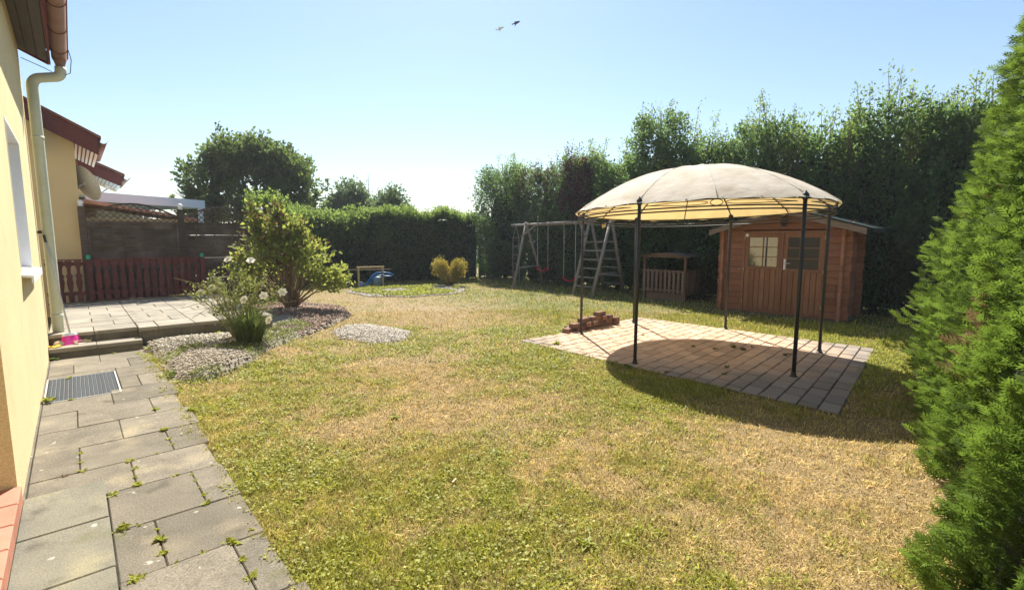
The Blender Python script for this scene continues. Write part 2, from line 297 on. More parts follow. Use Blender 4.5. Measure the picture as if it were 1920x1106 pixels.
class MB:
    def __init__(s): s.v = []; s.f = []
    def add(s, vs, fs):
        o = len(s.v); s.v += [tuple(v) for v in vs]; s.f += [tuple(i + o for i in f) for f in fs]; return s
    def box(s, c, d, rot=None):
        hx, hy, hz = d[0] / 2, d[1] / 2, d[2] / 2
        vs = [Vector((x, y, z)) for x in (-hx, hx) for y in (-hy, hy) for z in (-hz, hz)]
        if rot is not None: vs = [rot @ v for v in vs]
        vs = [v + Vector(c) for v in vs]
        return s.add(vs, [(0, 1, 3, 2), (4, 6, 7, 5), (0, 4, 5, 1), (2, 3, 7, 6), (0, 2, 6, 4), (1, 5, 7, 3)])
    def bb(s, x0, x1, y0, y1, z0, z1):
        return s.box(((x0 + x1) / 2, (y0 + y1) / 2, (z0 + z1) / 2), (x1 - x0, y1 - y0, z1 - z0))
    def cham(s, x0, x1, y0, y1, z0, z1, c=.006, tilt=(0, 0)):
        """box whose top edges are chamfered"""
        mx, my = (x0 + x1) / 2, (y0 + y1) / 2
        vs = []
        for (z, i) in ((z0, 0), (z1 - c, 0), (z1, c)):
            for (x, y) in ((x0 + i, y0 + i), (x1 - i, y0 + i), (x1 - i, y1 - i), (x0 + i, y1 - i)):
                vs.append((x, y, z + (0 if z == z0 else (x - mx) * tilt[0] + (y - my) * tilt[1])))
        fs = [(k, (k + 1) % 4, 4 + (k + 1) % 4, 4 + k) for k in range(4)] + [(4 + k, 4 + (k + 1) % 4, 8 + (k + 1) % 4, 8 + k) for k in range(4)] + [(8, 9, 10, 11), (3, 2, 1, 0)]
        return s.add(vs, fs)
    def bar(s, p0, p1, w, h, side=(0, 0, 1)):
        p0, p1 = Vector(p0), Vector(p1); d = (p1 - p0); L = d.length; d.normalize()
        u = Vector(side); u = u - d * u.dot(d)
        if u.length < 1e-4: u = Vector((1, 0, 0)) - d * d.x
        u.normalize(); w_ = d.cross(u)
        rot = Matrix((d, w_, u)).transposed()
        return s.box((p0 + p1) / 2, (L, w, h), rot)
    def tube(s, pts, r, n=8, cap=True, closed=False):
        pts = [Vector(p) for p in pts]; m = len(pts)
        rs = r if isinstance(r, (list, tuple)) else [r] * m
        vs = []; prev = None
        for i, p in enumerate(pts):
            if closed: t = pts[(i + 1) % m] - pts[i - 1]
            else: t = pts[min(i + 1, m - 1)] - pts[max(i - 1, 0)]
            t.normalize()
            if prev is None:
                u = Vector((0, 0, 1)) if abs(t.z) < .9 else Vector((1, 0, 0))
            else: u = prev
            u = u - t * u.dot(t); u.normalize(); prev = u; w = t.cross(u)
            for k in range(n):
                a = 2 * math.pi * k / n
                vs.append(p + (u * math.cos(a) + w * math.sin(a)) * rs[i])
        fs = []
        for i in range(m if closed else m - 1):
            j = (i + 1) % m
            for k in range(n):
                fs.append((i * n + k, i * n + (k + 1) % n, j * n + (k + 1) % n, j * n + k))
        if cap and not closed:
            fs.append(tuple(reversed(range(n)))); fs.append(tuple((m - 1) * n + k for k in range(n)))
        return s.add(vs, fs)
    def lathe(s, prof, c, n=12):
        vs = []; fs = []
        for (r, z) in prof:
            for k in range(n):
                a = 2 * math.pi * k / n; vs.append((c[0] + r * math.cos(a), c[1] + r * math.sin(a), c[2] + z))
        for i in range(len(prof) - 1):
            for k in range(n):
                fs.append((i * n + k, i * n + (k + 1) % n, (i + 1) * n + (k + 1) % n, (i + 1) * n + k))
        fs.append(tuple(reversed(range(n)))); fs.append(tuple((len(prof) - 1) * n + k for k in range(n)))
        return s.add(vs, fs)
    def prism(s, poly, off):
        """extrude a polygon of 3-D points by a vector"""
        n = len(poly); o = Vector(off); vs = [Vector(p) for p in poly] + [Vector(p) + o for p in poly]
        return s.add(vs, [tuple(reversed(range(n))), tuple(range(n, 2 * n))] + [(k, (k + 1) % n, n + (k + 1) % n, n + k) for k in range(n)])
    def mesh(s, name, smooth=False):
        me = bpy.data.meshes.new(name); me.from_pydata(s.v, [], s.f); me.update()
        if smooth: me.polygons.foreach_set('use_smooth', [True] * len(me.polygons))
        return me
    def build(s, name, mat, parent=None, smooth=False):
        return link(name, s.mesh(name, smooth), mat, parent)
def np_mesh(name, V, F, attrs=None, smooth=False):
    """V (n,3), F (m,k) arrays of one polygon size"""
    me = bpy.data.meshes.new(name); n, (m, k) = len(V), F.shape
    me.vertices.add(n); me.vertices.foreach_set('co', np.ascontiguousarray(V, np.float32).ravel())
    me.loops.add(m * k); me.loops.foreach_set('vertex_index', np.ascontiguousarray(F, np.int32).ravel())
    me.polygons.add(m); me.polygons.foreach_set('loop_start', np.arange(0, m * k, k, dtype=np.int32))
    for an, av in (attrs or {}).items():
        at = me.attributes.new(an, 'FLOAT', 'POINT'); at.data.foreach_set('value', np.ascontiguousarray(av, np.float32))
    me.update(calc_edges=True)
    return me
def unit(v): return v / np.maximum(np.linalg.norm(v, axis=-1, keepdims=True), 1e-9)
def leaf_mesh(name, P, D, L, W, tint, nrm=None, fold=.18):
    """diamond leaves at P pointing along D; L length, W width (arrays)"""
    n = len(P); D = unit(D)
    r = rng.normal(size=(n, 3)) if nrm is None else nrm + rng.normal(size=(n, 3)) * .45
    S = unit(np.cross(D, r)); U = np.cross(S, D)
    L = np.broadcast_to(L, n)[:, None]; W = np.broadcast_to(W, n)[:, None]
    V = np.stack([P, P + D * L * .45 + S * W * .5 + U * W * fold, P + D * L - U * L * .12, P + D * L * .45 - S * W * .5 + U * W * fold], 1).reshape(-1, 3)
    F = np.arange(4 * n).reshape(n, 4)
    return np_mesh(name, V, F, {'tint': np.repeat(tint, 4)})
def obj_np(name, me, mat, parent=None): return link(name, me, mat, parent)
def vnoise(x, y, s, seed):
    """smooth value noise, vectorised"""
    r = np.random.default_rng(seed).random((128, 128)); x = np.asarray(x) / s + 400.3; y = np.asarray(y) / s + 400.7
    xi, yi = np.floor(x).astype(int), np.floor(y).astype(int); fx, fy = x - xi, y - yi
    fx = fx * fx * (3 - 2 * fx); fy = fy * fy * (3 - 2 * fy); a = lambda i, j: r[(xi + i) % 128, (yi + j) % 128]
    return (a(0, 0) * (1 - fx) + a(1, 0) * fx) * (1 - fy) + (a(0, 1) * (1 - fx) + a(1, 1) * fx) * fy
def in_poly(x, y, poly):
    x = np.asarray(x); y = np.asarray(y); c = np.zeros(x.shape, bool); n = len(poly)
    for i in range(n):
        (x0, y0), (x1, y1) = poly[i], poly[(i + 1) % n]
        hit = ((y0 > y) != (y1 > y)) & (x < (x1 - x0) * (y - y0) / ((y1 - y0) or 1e-9) + x0); c ^= hit
    return c

# ------------------------------------------------------------------ the setting: lawn, path, terrace, patio, gravel
BED = [(1.03, 3.95), (1.0, 3.4), (1.1, 2.5), (1.04, 1.46), (1.15, 1.22), (1.43, 1.19), (1.96, 1.72), (2.34, 2.42), (2.95, 2.9), (3.78, 3.66), (4.61, 4.66), (4.95, 5.9), (4.5, 7.3), (3.2, 7.9), (2.85, 7.9), (2.85, 3.95)]
OVAL = (4.02, 2.62, .50, 1.02)          # centre, half sizes of the gravel oval in the lawn
RING = (8.1, 8.35, 1.78)                # round bed at the end of the lawn
def oval_r(x, y): return np.sqrt(((x - OVAL[0]) / OVAL[2]) ** 2 + ((y - OVAL[1]) / OVAL[3]) ** 2) + (vnoise(x, y, .35, 3) - .5) * .34 + (vnoise(x, y, .12, 5) - .5) * .16
def ring_r(x, y): return np.hypot(x - RING[0], y - RING[1]) + (vnoise(x, y, .5, 4) - .5) * .2
greens = [(1.06, -1.6, .35, .5), (1.1, -2.9, .4, .5), (2.1, -3.3, .45, .45), (2.25, -2.6, .4, .35), (4.7, -.7, .7, .45), (4.8, -2.2, .8, .45), (6.65, 1.3, 1.2, .35), (2.1, 1.2, .5, .45), (10, 3.7, 1.8, .45), (1.2, 0.05, .25, .35), (8.8, 1.2, 1.2, .35), (9.8, -1.8, 1.2, .45), (3.2, -3.5, .4, .25), (2.4, -2.0, .3, .3), (9, -4, 1.5, .5), (12, 8, 2.5, .4), (1.5, -3.6, .5, .35), (1.9, -.2, .5, .3)]
straws = [(2.26, -1.1, .5, .4), (3.9, -.6, .55, .5), (3.5, -1.9, .5, .55), (3.4, -2.9, .45, .45), (3.0, -3.9, .5, .35), (3.8, -4.4, .6, .5), (1.6, -3.25, .25, .3), (5.8, 7.6, 1.3, .5), (6.3, 4.4, 1.2, .5), (6.3, 2.6, .9, .4), (3.4, .4, .6, .4), (4.4, -3.9, .6, .45), (3.1, -4.7, .5, .4), (1.7, -.9, .35, .3), (3.1, 1.6, .5, .4), (4.8, 4.0, 1, .4), (1.4, -2.4, .25, .25)]
def green(x, y):
    g = .47 + (vnoise(x, y, .9, 21) - .5) * .40 + (vnoise(x, y, .33, 22) - .5) * .55 + (vnoise(x, y, .11, 23) - .5) * .55
    for (cx, cy, s, w) in greens: g = g + .72 * w * np.exp(-((x - cx) ** 2 + (y - cy) ** 2) / (2 * s * s))
    for (cx, cy, s, w) in straws: g = g - .75 * w * np.exp(-((x - cx) ** 2 + (y - cy) ** 2) / (2 * s * s))
    return np.clip(g, 0, 1)
gx = np.concatenate([[-500, -150, -40, -12, -4], np.arange(-1, 15, .12), [17, 22, 35, 60, 150, 500]])
gy = np.concatenate([[-500, -150, -40, -14, -9], np.arange(-7, 14, .12), [17, 22, 35, 60, 150, 500]])
X, Y = np.meshgrid(gx, gy, indexing='ij'); nx, ny = X.shape
V = np.stack([X.ravel(), Y.ravel(), np.zeros(X.size)], 1)
idx = np.arange(nx * ny).reshape(nx, ny)
F = np.stack([idx[:-1, :-1].ravel(), idx[1:, :-1].ravel(), idx[1:, 1:].ravel(), idx[:-1, 1:].ravel()], 1)
lawn = obj_np('lawn', np_mesh('lawn', V, F, {'green': green(X, Y).ravel()}), 'lawn'); tag(lawn, kind='structure')

# path of concrete slabs along the house
path = MB().bb(-.02, 1.0, -6.4, 3.62, -.05, .012).build('path', 'bed'); tag(path, kind='structure')
rows = [(3.04, 3.60, [.50]), (2.52, 3.04, [.24, .77]), (1.95, 2.52, [.62]), (1.41, 1.95, [.62, .79]), (.83, 1.41, [.525]), (.27, .83, [.26, .795]), (-.265, .27, [.53]), (-.79, -.265, [.265, .80]), (-1.285, -.79, [.535]), (-1.835, -1.285, [.385, .83]), (-2.36, -1.835, [.385, .57]), (-2.9, -2.36, [.385, .845]), (-3.44, -2.9, [.385, .57]), (-3.98, -3.44, [.385, .845]), (-4.5, -3.98, [.385, .57]), (-5.04, -4.5, [.385, .84]), (-5.58, -5.04, [.385, .57])]
def slab(nm, x0, x1, y0, y1, z0, z1, mat, parent, gap=.0035, c=.005, jit=.003):
    g = gap
    m = MB().cham(x0 + g * random.uniform(.5, 1.2), x1 - g * random.uniform(.5, 1.2), y0 + g * random.uniform(.5, 1.2), y1 - g * random.uniform(.5, 1.2), z0, z1 + random.uniform(-jit, jit), c, (random.uniform(-.005, .005), random.uniform(-.005, .005)))
    return m.build(nm, mat, parent)
for (y0, y1, js) in rows:
    xs = [.012] + js + [1.03 + random.uniform(-.03, .03)]
    for i in range(len(xs) - 1):
        x0, x1 = xs[i], xs[i + 1]
        if y1 < -1.27 and x0 < .2: continue                 # covered by the landing
        if x0 < .2 and y0 in (1.95, 1.41): continue         # door mat well
        if x0 < .2 and y0 == .83: slab('paving_slab', x0, x1, y0, 1.27, 0, .022, 'slab', path); continue
        slab('paving_slab', x0, x1, y0, y1, 0, .022, 'slab', path)
slab('paving_slab', .012, .62, 2.37, 2.52, 0, .022, 'slab', path)
slab('paving_slab', .535, .62, 1.285, 1.41, 0, .022, 'slab', path)
yy = -1.1
for k in range(8):
    slab('landing_slab', .005, .385, yy - .565, yy, 0, .05, 'slab_new', path, gap=.004, jit=.001); yy -= .567

# terrace, two steps up
terr = MB().bb(-.02, 2.83, 4.03, 8.25, -.02, .247).bb(-.02, 1.0, 3.66, 4.03, -.02, .10).build('terrace', 'slab'); tag(terr, kind='structure')
ys = [3.96, 4.46, 4.97, 5.46, 5.95, 6.44, 6.93, 7.42, 7.91, 8.24]
for i in range(len(ys) - 1):
    xs = [.0, .48 if i % 2 == 0 else .735, .975, 1.22 if i % 2 == 0 else 1.46, 1.69, 1.94 if i % 2 else 2.18, 2.42, 2.84]
    for j in range(len(xs) - 1):
        y0 = ys[i]
        if i == 0 and j >= 2: y0 = 3.85
        slab('terrace_slab', xs[j], xs[j + 1], y0, ys[i + 1], .25, .302, 'terrace', terr, gap=.0045 if random.random() < .85 else .012)
for (x0, x1) in ((0, .485), (.485, .975)): slab('riser_block', x0, x1, 3.99, 4.03, .105, .248, 'slab', terr)
for (x0, x1) in ((.98, 1.5), (1.5, 2.1), (2.1, 2.83)): slab('riser_block', x0, x1, 3.90, 4.028, -.02, .248, 'slab', terr)
for (x0, x1) in ((0, .49), (.49, 1.0)): slab('step_slab', x0, x1, 3.62, 3.99, .105, .158, 'terrace', terr)

# patio under the pavilion
PX0, PX1, PY0, PY1 = 5.41, 8.9, -3.94, .38
PQ = [(5.41, -3.94), (8.92, -3.50), (8.82, .42), (5.44, .35)]
def pq(u, v):
    """u along x, v along y, 0..1"""
    return tuple((PQ[0][i] * (1 - u) + PQ[1][i] * u) * (1 - v) + (PQ[3][i] * (1 - u) + PQ[2][i] * u) * v for i in (0, 1))
patio = MB().prism([(*pq(u, v), -.05) for (u, v) in ((.003, .003), (.997, .003), (.997, .997), (.003, .997))], (0, 0, .058)).build('patio', 'bed'); tag(patio, kind='structure')
nr = 24
def paver(u0, u1, v0, v1):
    q = [pq(u0, v0), pq(u1, v0), pq(u1, v1), pq(u0, v1)]; cx, cy = sum(p[0] for p in q) / 4, sum(p[1] for p in q) / 4
    top = .026 + random.uniform(-.004, .004); tl = (random.uniform(-.012, .012), random.uniform(-.012, .012)); vs = []
    for (z, ins_) in ((-.02, .0055), (-.007, .0055), (0, .012)):
        for (x, y) in q:
            dx, dy = cx - x, cy - y; vs.append((x + math.copysign(ins_ + .005, dx) - cx, y + math.copysign(ins_, dy) - cy, z - (dx * tl[0] + dy * tl[1] if z > -.02 else 0)))
    fs = [(k, (k + 1) % 4, 4 + (k + 1) % 4, 4 + k) for k in range(4)] + [(4 + k, 4 + (k + 1) % 4, 8 + (k + 1) % 4, 8 + k) for k in range(4)] + [(8, 9, 10, 11)]
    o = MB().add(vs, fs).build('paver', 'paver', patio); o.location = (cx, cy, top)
for r in range(nr):
    us = [k / 12 for k in range(13)] if r % 2 == 0 else [0] + [(k + .5) / 12 for k in range(12)] + [1]
    for u0, u1 in zip(us[:-1], us[1:]): paver(u0, u1, r / nr, (r + 1) / nr)

# pebbles, bark chips
def pebbles(name, P, S, mat, label, cat, flat=.55, parent=None):
    n = len(P)
    T = np.array([(1, 0, 0), (-1, 0, 0), (0, 1, 0), (0, -1, 0), (0, 0, 1), (0, 0, -1)], float)
    T = T[None] * (1 + rng.uniform(-.3, .3, (n, 6, 1)))
    ang = rng.uniform(0, 6.28, n); c, s_ = np.cos(ang), np.sin(ang)
    T = T * np.stack([rng.uniform(.8, 1.5, n), rng.uniform(.6, 1.0, n), np.full(n, flat)], 1)[:, None] * S[:, None, None]
    Rx = np.stack([T[..., 0] * c[:, None] - T[..., 1] * s_[:, None], T[..., 0] * s_[:, None] + T[..., 1] * c[:, None], T[..., 2]], -1)
    tl = rng.normal(0, .35, (n, 2)); Rx[..., 2] += Rx[..., 0] * tl[:, :1] + Rx[..., 1] * tl[:, 1:]
    V = (P[:, None] + Rx).reshape(-1, 3)
    tri = np.array([(0, 2, 4), (2, 1, 4), (1, 3, 4), (3, 0, 4), (2, 0, 5), (1, 2, 5), (3, 1, 5), (0, 3, 5)])
    F = (np.arange(n)[:, None, None] * 6 + tri[None]).reshape(-1, 3)
    o = obj_np(name, np_mesh(name, V, F, {'tint': np.repeat(rng.random(n) ** .9, 6)}), mat, parent)
    return tag(o, label, cat, kind='stuff') if label else o
def scatter(x0, x1, y0, y1, n, keep):
    x = rng.uniform(x0, x1, n); y = rng.uniform(y0, y1, n); k = keep(x, y); return x[k], y[k]
def bed_h(x, y):
    """height of the gravel bed: two mounds"""
    return .05 + .10 * np.exp(-((x - 1.55) ** 2 / .16 + (y - 1.95) ** 2 / .35)) + .08 * np.exp(-((x - 1.5) ** 2 / .5 + (y - 3.5) ** 2 / .3)) + .10 * np.exp(-((x - 3.6) ** 2 / .8 + (y - 5.3) ** 2 / 1.6)) + .04 * np.exp(-((x - 2.2) ** 2 / .4 + (y - 2.9) ** 2 / .4))
def inset(x, y, poly, d):
    k = in_poly(x, y, poly)
    for (ox, oy) in ((d, 0), (-d, 0), (0, d), (0, -d)): k &= in_poly(x + ox, y + oy, poly)
    return k
hx = np.arange(.95, 5.1, .07); hy = np.arange(1.1, 8.0, .07)
X, Y = np.meshgrid(hx, hy, indexing='ij'); ins = in_poly(X, Y, BED); inn = inset(X, Y, BED, .14)
bmask = ins.astype(float)
for _ in range(4): bmask = (bmask + np.roll(bmask, 1, 0) + np.roll(bmask, -1, 0) + np.roll(bmask, 1, 1) + np.roll(bmask, -1, 1)) / 5
bmask = np.clip((bmask - .45) / .5, 0, 1); bmask = bmask * bmask * (3 - 2 * bmask)
Z = np.where(ins, .004 + bed_h(X, Y) * bmask, -.03); idx = np.arange(X.size).reshape(X.shape)
F = np.stack([idx[:-1, :-1].ravel(), idx[1:, :-1].ravel(), idx[1:, 1:].ravel(), idx[:-1, 1:].ravel()], 1)
gb = obj_np('gravel_bed', np_mesh('gravel_bed', np.stack([X.ravel(), Y.ravel(), Z.ravel()], 1), F), 'gravel_soil'); tag(gb, kind='structure')
def bz(x, y):
    i = np.clip(((x - .95) / .07 + .5).astype(int), 0, bmask.shape[0] - 1); j = np.clip(((y - 1.1) / .07 + .5).astype(int), 0, bmask.shape[1] - 1)
    return .004 + bed_h(x, y) * bmask[i, j]
x, y = scatter(.95, 5, 1.1, 4.6, 26000, lambda x, y: in_poly(x + rng.normal(0, .05, len(x)), y + rng.normal(0, .05, len(x)), BED) & (x < 3.0) & (y < 4.3) & (vnoise(x, y, .4, 31) + np.exp(-((x - 1.55) ** 2 / .2 + (y - 1.95) ** 2 / .4)) + np.exp(-((x - 1.5) ** 2 / .4 + (y - 3.5) ** 2 / .3)) > .60))
far = y > 2.7
P = np.stack([x, y, bz(x, y) + .006], 1); S = rng.uniform(.010, .021, len(x))
pebbles('gravel', P[far], S[far], 'pebble', 'pale pebbles heaped below the terrace edge', 'gravel')
pebbles('gravel', P[~far], S[~far], 'pebble_grey', 'low grey gravel mound between the path and the rose bush', 'gravel')
x, y = scatter(2.4, 5, 2.8, 7.6, 14000, lambda x, y: in_poly(x, y, BED) & ((x > 3.0) | (y > 3.6)) & (vnoise(x, y, .5, 66) + .25 * (x > 3.4) > .36))
pebbles('bark_mulch', np.stack([x, y, bz(x, y) + .008], 1), rng.uniform(.013, .030, len(x)), 'mulch', 'reddish bark chips spread around the leafy bush', 'mulch', flat=.35)
x, y = scatter(3.3, 4.8, 1.4, 3.9, 12500, lambda x, y: oval_r(x, y) < 1.0 + np.abs(rng.normal(0, .07, len(x))) - .04)
pebbles('gravel', np.stack([x, y, .012 + .05 * np.clip(1 - oval_r(x, y) ** 2, 0, 1)], 1), rng.uniform(.011, .021, len(x)), 'pebble', 'oval patch of pale pebbles in the open lawn', 'gravel')
x, y = scatter(6, 10.3, 6.3, 10.4, 22000, lambda x, y: (ring_r(x, y) < 1.78) & ((ring_r(x, y) > 1.52) | (vnoise(x, y, .55, 8) > .56)))
pebbles('gravel', np.stack([x, y, np.full(len(x), .014)], 1), rng.uniform(.014, .030, len(x)), 'pebble', 'pale pebbles edging the round bed before the clipped hedge', 'gravel')

# grass blades, one mass
def lawn_ok(x, y):
    k = (x > .945 + (vnoise(x, y, .12, 40) - .5) * .16) | (y > 3.6)
    k &= ~((x < 2.9) & (y > 3.55)) & ~((x < 1.0) & (y > 3.4))
    j = (vnoise(x, y, .15, 41) - .5) * .10
    k &= ~in_poly(x + j, y + j, [(5.43, -3.92), (8.90, -3.48), (8.80, .40), (5.46, .33)])
    k &= ~inset(x, y, BED, .04) | (vnoise(x, y, .3, 43) > .80) | (~inset(x, y, BED, .22) & (vnoise(x, y, .14, 44) > .55))
    k &= ~(oval_r(x, y) < .97)
    k &= ~((x > 11.25) & (x < 12.2) & (y > -2.6) & (y < 0))
    return k & (x < 14.5)
def dens(n, rmin, rmax):
    r = np.sqrt(rng.uniform(rmin ** 2, rmax ** 2, n)); t = rng.uniform(R_(-8), R_(104), n)      # bearing from +y
    return CAM[0] + r * np.sin(t), CAM[1] + r * np.cos(t)
bx, by, bl, bw = [], [], [], []
for (n, r0, r1, l, w) in ((180000, .8, 3.6, .033, .0054), (180000, 3.6, 6.2, .035, .0072), (140000, 6.2, 11, .046, .013), (90000, 11, 21, .05, .020)):
    x, y = dens(n, r0, r1); k = lawn_ok(x, y) & (y > -5.6) & (y < 12.5); x, y = x[k], y[k]
    bx.append(x); by.append(y); bl.append(np.full(len(x), l)); bw.append(np.full(len(x), w))
bx, by, bl, bw = map(np.concatenate, (bx, by, bl, bw)); n = len(bx)
g = green(bx, by)
bl = bl * rng.uniform(.5, 1.5, n) * (.7 + .6 * g) * (.75 + .6 * vnoise(bx, by, .25, 50)); ang = rng.uniform(0, 6.283, n)
lean = rng.uniform(.35, 1.5, n) * (1.2 - .25 * g); litter = rng.random(n) < .022 * (1.2 - g); lean = np.where(litter, rng.uniform(1.35, 1.52, n), lean); bl = np.where(litter, bl * rng.uniform(1.2, 1.9, n), bl)
dx, dy = np.cos(ang), np.sin(ang); base = np.stack([bx, by, np.full(n, -.002)], 1)
side = np.stack([-dy, dx, np.zeros(n)], 1) * bw[:, None] * .5
tip = base + np.stack([dx * np.sin(lean), dy * np.sin(lean), np.cos(lean)], 1) * bl[:, None] + np.array([0, 0, .006])
tip[litter, 2] += .015; base[litter, 2] += .016
V = np.stack([base - side, base + side, tip], 1).reshape(-1, 3)
gr = obj_np('grass', np_mesh('grass', V, np.arange(3 * n).reshape(n, 3), {'green': np.repeat(g, 3), 'tint': np.repeat(rng.random(n), 3), 'lum': np.repeat(np.clip(rng.normal(.95, .28, n), .35, 1.5) * (.72 + .55 * vnoise(bx, by, .06, 51)), 3)}), 'blade')
tag(gr, 'short dry lawn grass, straw coloured with green patches', 'grass', kind='stuff')
# broad little leaves (clover and plantain) in the green patches
x, y = dens(300000, .9, 9); g = green(x, y); k = lawn_ok(x, y) & (y > -5.4) & (rng.random(len(x)) < np.clip(g - .22, 0, 1) * 1.05 * (.25 + .9 * (vnoise(x, y, .18, 61) > .45))); x, y = x[k], y[k]; n = len(x)
ang = rng.uniform(0, 6.283, n); rr = np.hypot(x - CAM[0], y - CAM[1]); L = rng.uniform(.012, .026, n) * (.8 + rr * .08)
D = np.stack([np.cos(ang), np.sin(ang), rng.uniform(-.1, .6, n)], 1)
cl = obj_np('clover', leaf_mesh('clover', np.stack([x, y, rng.uniform(.008, .032, n)], 1), D, L, L * .75, rng.random(n), np.tile((0, 0, 1.), (n, 1)), .1), 'leaf_clover')
tag(cl, 'small bright green clover leaves scattered through the lawn', 'clover', kind='stuff')
# green ground cover in the round bed and between the pebbles
x, y = scatter(6, 10.3, 6.3, 10.4, 16000, lambda x, y: (ring_r(x, y) < 1.6) & (vnoise(x, y, .55, 8) < .62)); n = len(x)
ang = rng.uniform(0, 6.283, n); D = np.stack([np.cos(ang), np.sin(ang), rng.uniform(.1, 1.2, n)], 1)
tag(obj_np('ground_cover', leaf_mesh('ground_cover', np.stack([x, y, rng.uniform(.01, .06, n)], 1), D, rng.uniform(.05, .09, n), .035, rng.random(n), np.tile((0, 0, 1.), (n, 1))), 'leaf_weed'), 'low green ground cover filling the round pebble edged bed', 'ground cover', kind='stuff')
x, y = scatter(1.0, 3.4, 1.15, 4.2, 16000, lambda x, y: in_poly(x, y, BED) & (vnoise(x, y, .4, 31) + .8 * np.exp(-((x - 1.55) ** 2 / .2 + (y - 1.95) ** 2 / .4)) + .8 * np.exp(-((x - 1.5) ** 2 / .4 + (y - 3.5) ** 2 / .3)) < .62)); n = len(x)
ang = rng.uniform(0, 6.283, n); D = np.stack([np.cos(ang), np.sin(ang), rng.uniform(.2, 1.4, n)], 1)
tag(obj_np('ground_cover', leaf_mesh('ground_cover', np.stack([x, y, bz(x, y) + rng.uniform(0, .03, n)], 1), D, rng.uniform(.03, .06, n), .016, rng.random(n), np.tile((0, 0, 1.), (n, 1))), 'leaf_rose'), 'low weeds growing through the gravel by the rose bush', 'ground cover', kind='stuff')

# ------------------------------------------------------------------ the yellow house on the left
house = empty('house', (0, 1.5, 0), 'yellow rendered house with brown gutter, standing along the paved path', 'house')
w = MB()
WY0, WY1, WZ0, WZ1 = .82, 2.30, 1.30, 2.62
w.bb(-.32, 0, -1.2, WY0, 0, 4.2).bb(-.32, 0, WY1, 4.30, 0, 4.2).bb(-.32, 0, WY0, WY1, 0, WZ0).bb(-.32, 0, WY0, WY1, WZ1, 4.2)
w.bb(-.9, -.72, -2.5, -1.2, 0, 4.2).bb(-.72, -.32, -1.2, -1.0, 0, 4.2).bb(-.9, -.02, -6.5, -2.5, 0, 4.2).bb(-3.5, -.32, 4.1, 4.298, 0, 4.2)
w.build('wall', 'stucco', house)
plinth = MB().bb(-.01, .012, -1.19, 3.62, -.02, .03); plinth.build('wall_base_strip', 'slab', house)
win = MB().bb(-.16, -.10, WY0, WY0 + .07, WZ0, WZ1).bb(-.16, -.10, WY1 - .07, WY1, WZ0, WZ1).bb(-.16, -.10, WY0 + .07, WY1 - .07, WZ0, WZ0 + .08).bb(-.16, -.10, WY0 + .07, WY1 - .07, WZ1 - .07, WZ1).build('window', 'white', house)
MB().bb(-.099, .004, WY1 - .02, WY1 - .001, WZ0 + .014, WZ1 - .001).bb(-.099, .004, WY0 + .001, WY0 + .02, WZ0 + .014, WZ1 - .001).bb(-.099, .004, WY0 + .021, WY1 - .021, WZ1 - .02, WZ1 - .001).build('reveal_lining', 'white', win)
MB().bb(-.15, -.095, (WY0 + WY1) / 2 - .05, (WY0 + WY1) / 2 + .05, WZ0 + .08, WZ1 - .07).build('frame', 'white', win)
for (a, b) in ((WY0 + .07, (WY0 + WY1) / 2 - .05), ((WY0 + WY1) / 2 + .05, WY1 - .07)):
    MB().bb(-.135, -.128, a, b, WZ0 + .08, WZ1 - .07).build('pane', 'glass_sheer', win)
MB().prism([(-.10, WY0 - .05, WZ0 + .012), (.075, WY0 - .05, WZ0 - .010), (.075, WY0 - .05, WZ0 - .075), (.06, WY0 - .05, WZ0 - .075), (.06, WY0 - .05, WZ0 - .03), (-.10, WY0 - .05, WZ0 - .012)], (0, WY1 - WY0 + .1, 0)).build('sill', 'white', win)
# doorway step with terracotta tiles
MB().bb(-.72, -.02, -2.5, -1.205, 0, .15).build('door_step', 'slab', house)
for k in range(5):
    y1 = -1.21 - k * .262
    for (x0, x1) in ((-.30, .018), (-.62, -.306)):
        m = MB().cham(x0, x1, y1 - .255, y1, .152, .178, .006)
        if x1 > 0: m.bb(-.005, .016, y1 - .255, y1, .075, .151)
        m.build('step_tile', 'tile_red', house)
# eaves
for k in range(3):
    f0, f1 = k / 3, (k + 1) / 3
    p = lambda f, d: (-.02 + .30 * f, -6.4, 4.165 - .13 * f + d)
    MB().prism([p(f0 + .012, 0), p(f1 - .012, 0), p(f1 - .012, .02), p(f0 + .012, .02)], (0, 10.8, 0)).build('soffit_board', 'soffit', house)
MB().prism([(-.02, -6.4, 4.19), (.28, -6.4, 4.06), (.28, -6.4, 4.075), (-.02, -6.4, 4.205)], (0, 10.78, 0)).build('soffit_backing', 'bed', house)
MB().bb(.285, .31, -6.4, 4.40, 4.0, 4.17).build('fascia', 'fascia', house)
MB().prism([(.37, -6.4, 4.17), (.37, -6.4, 4.215), (-3.6, -6.4, 6.1), (-3.6, -6.4, 6.05)], (0, 10.82, 0)).build('roof', 'rooftile', house)
MB().prism([(.285, 4.402, 4.0), (.30, 4.402, 4.17), (-3.4, 4.402, 5.93), (-3.4, 4.402, 5.78)], (0, .03, 0)).build('verge_board', 'fascia', house)
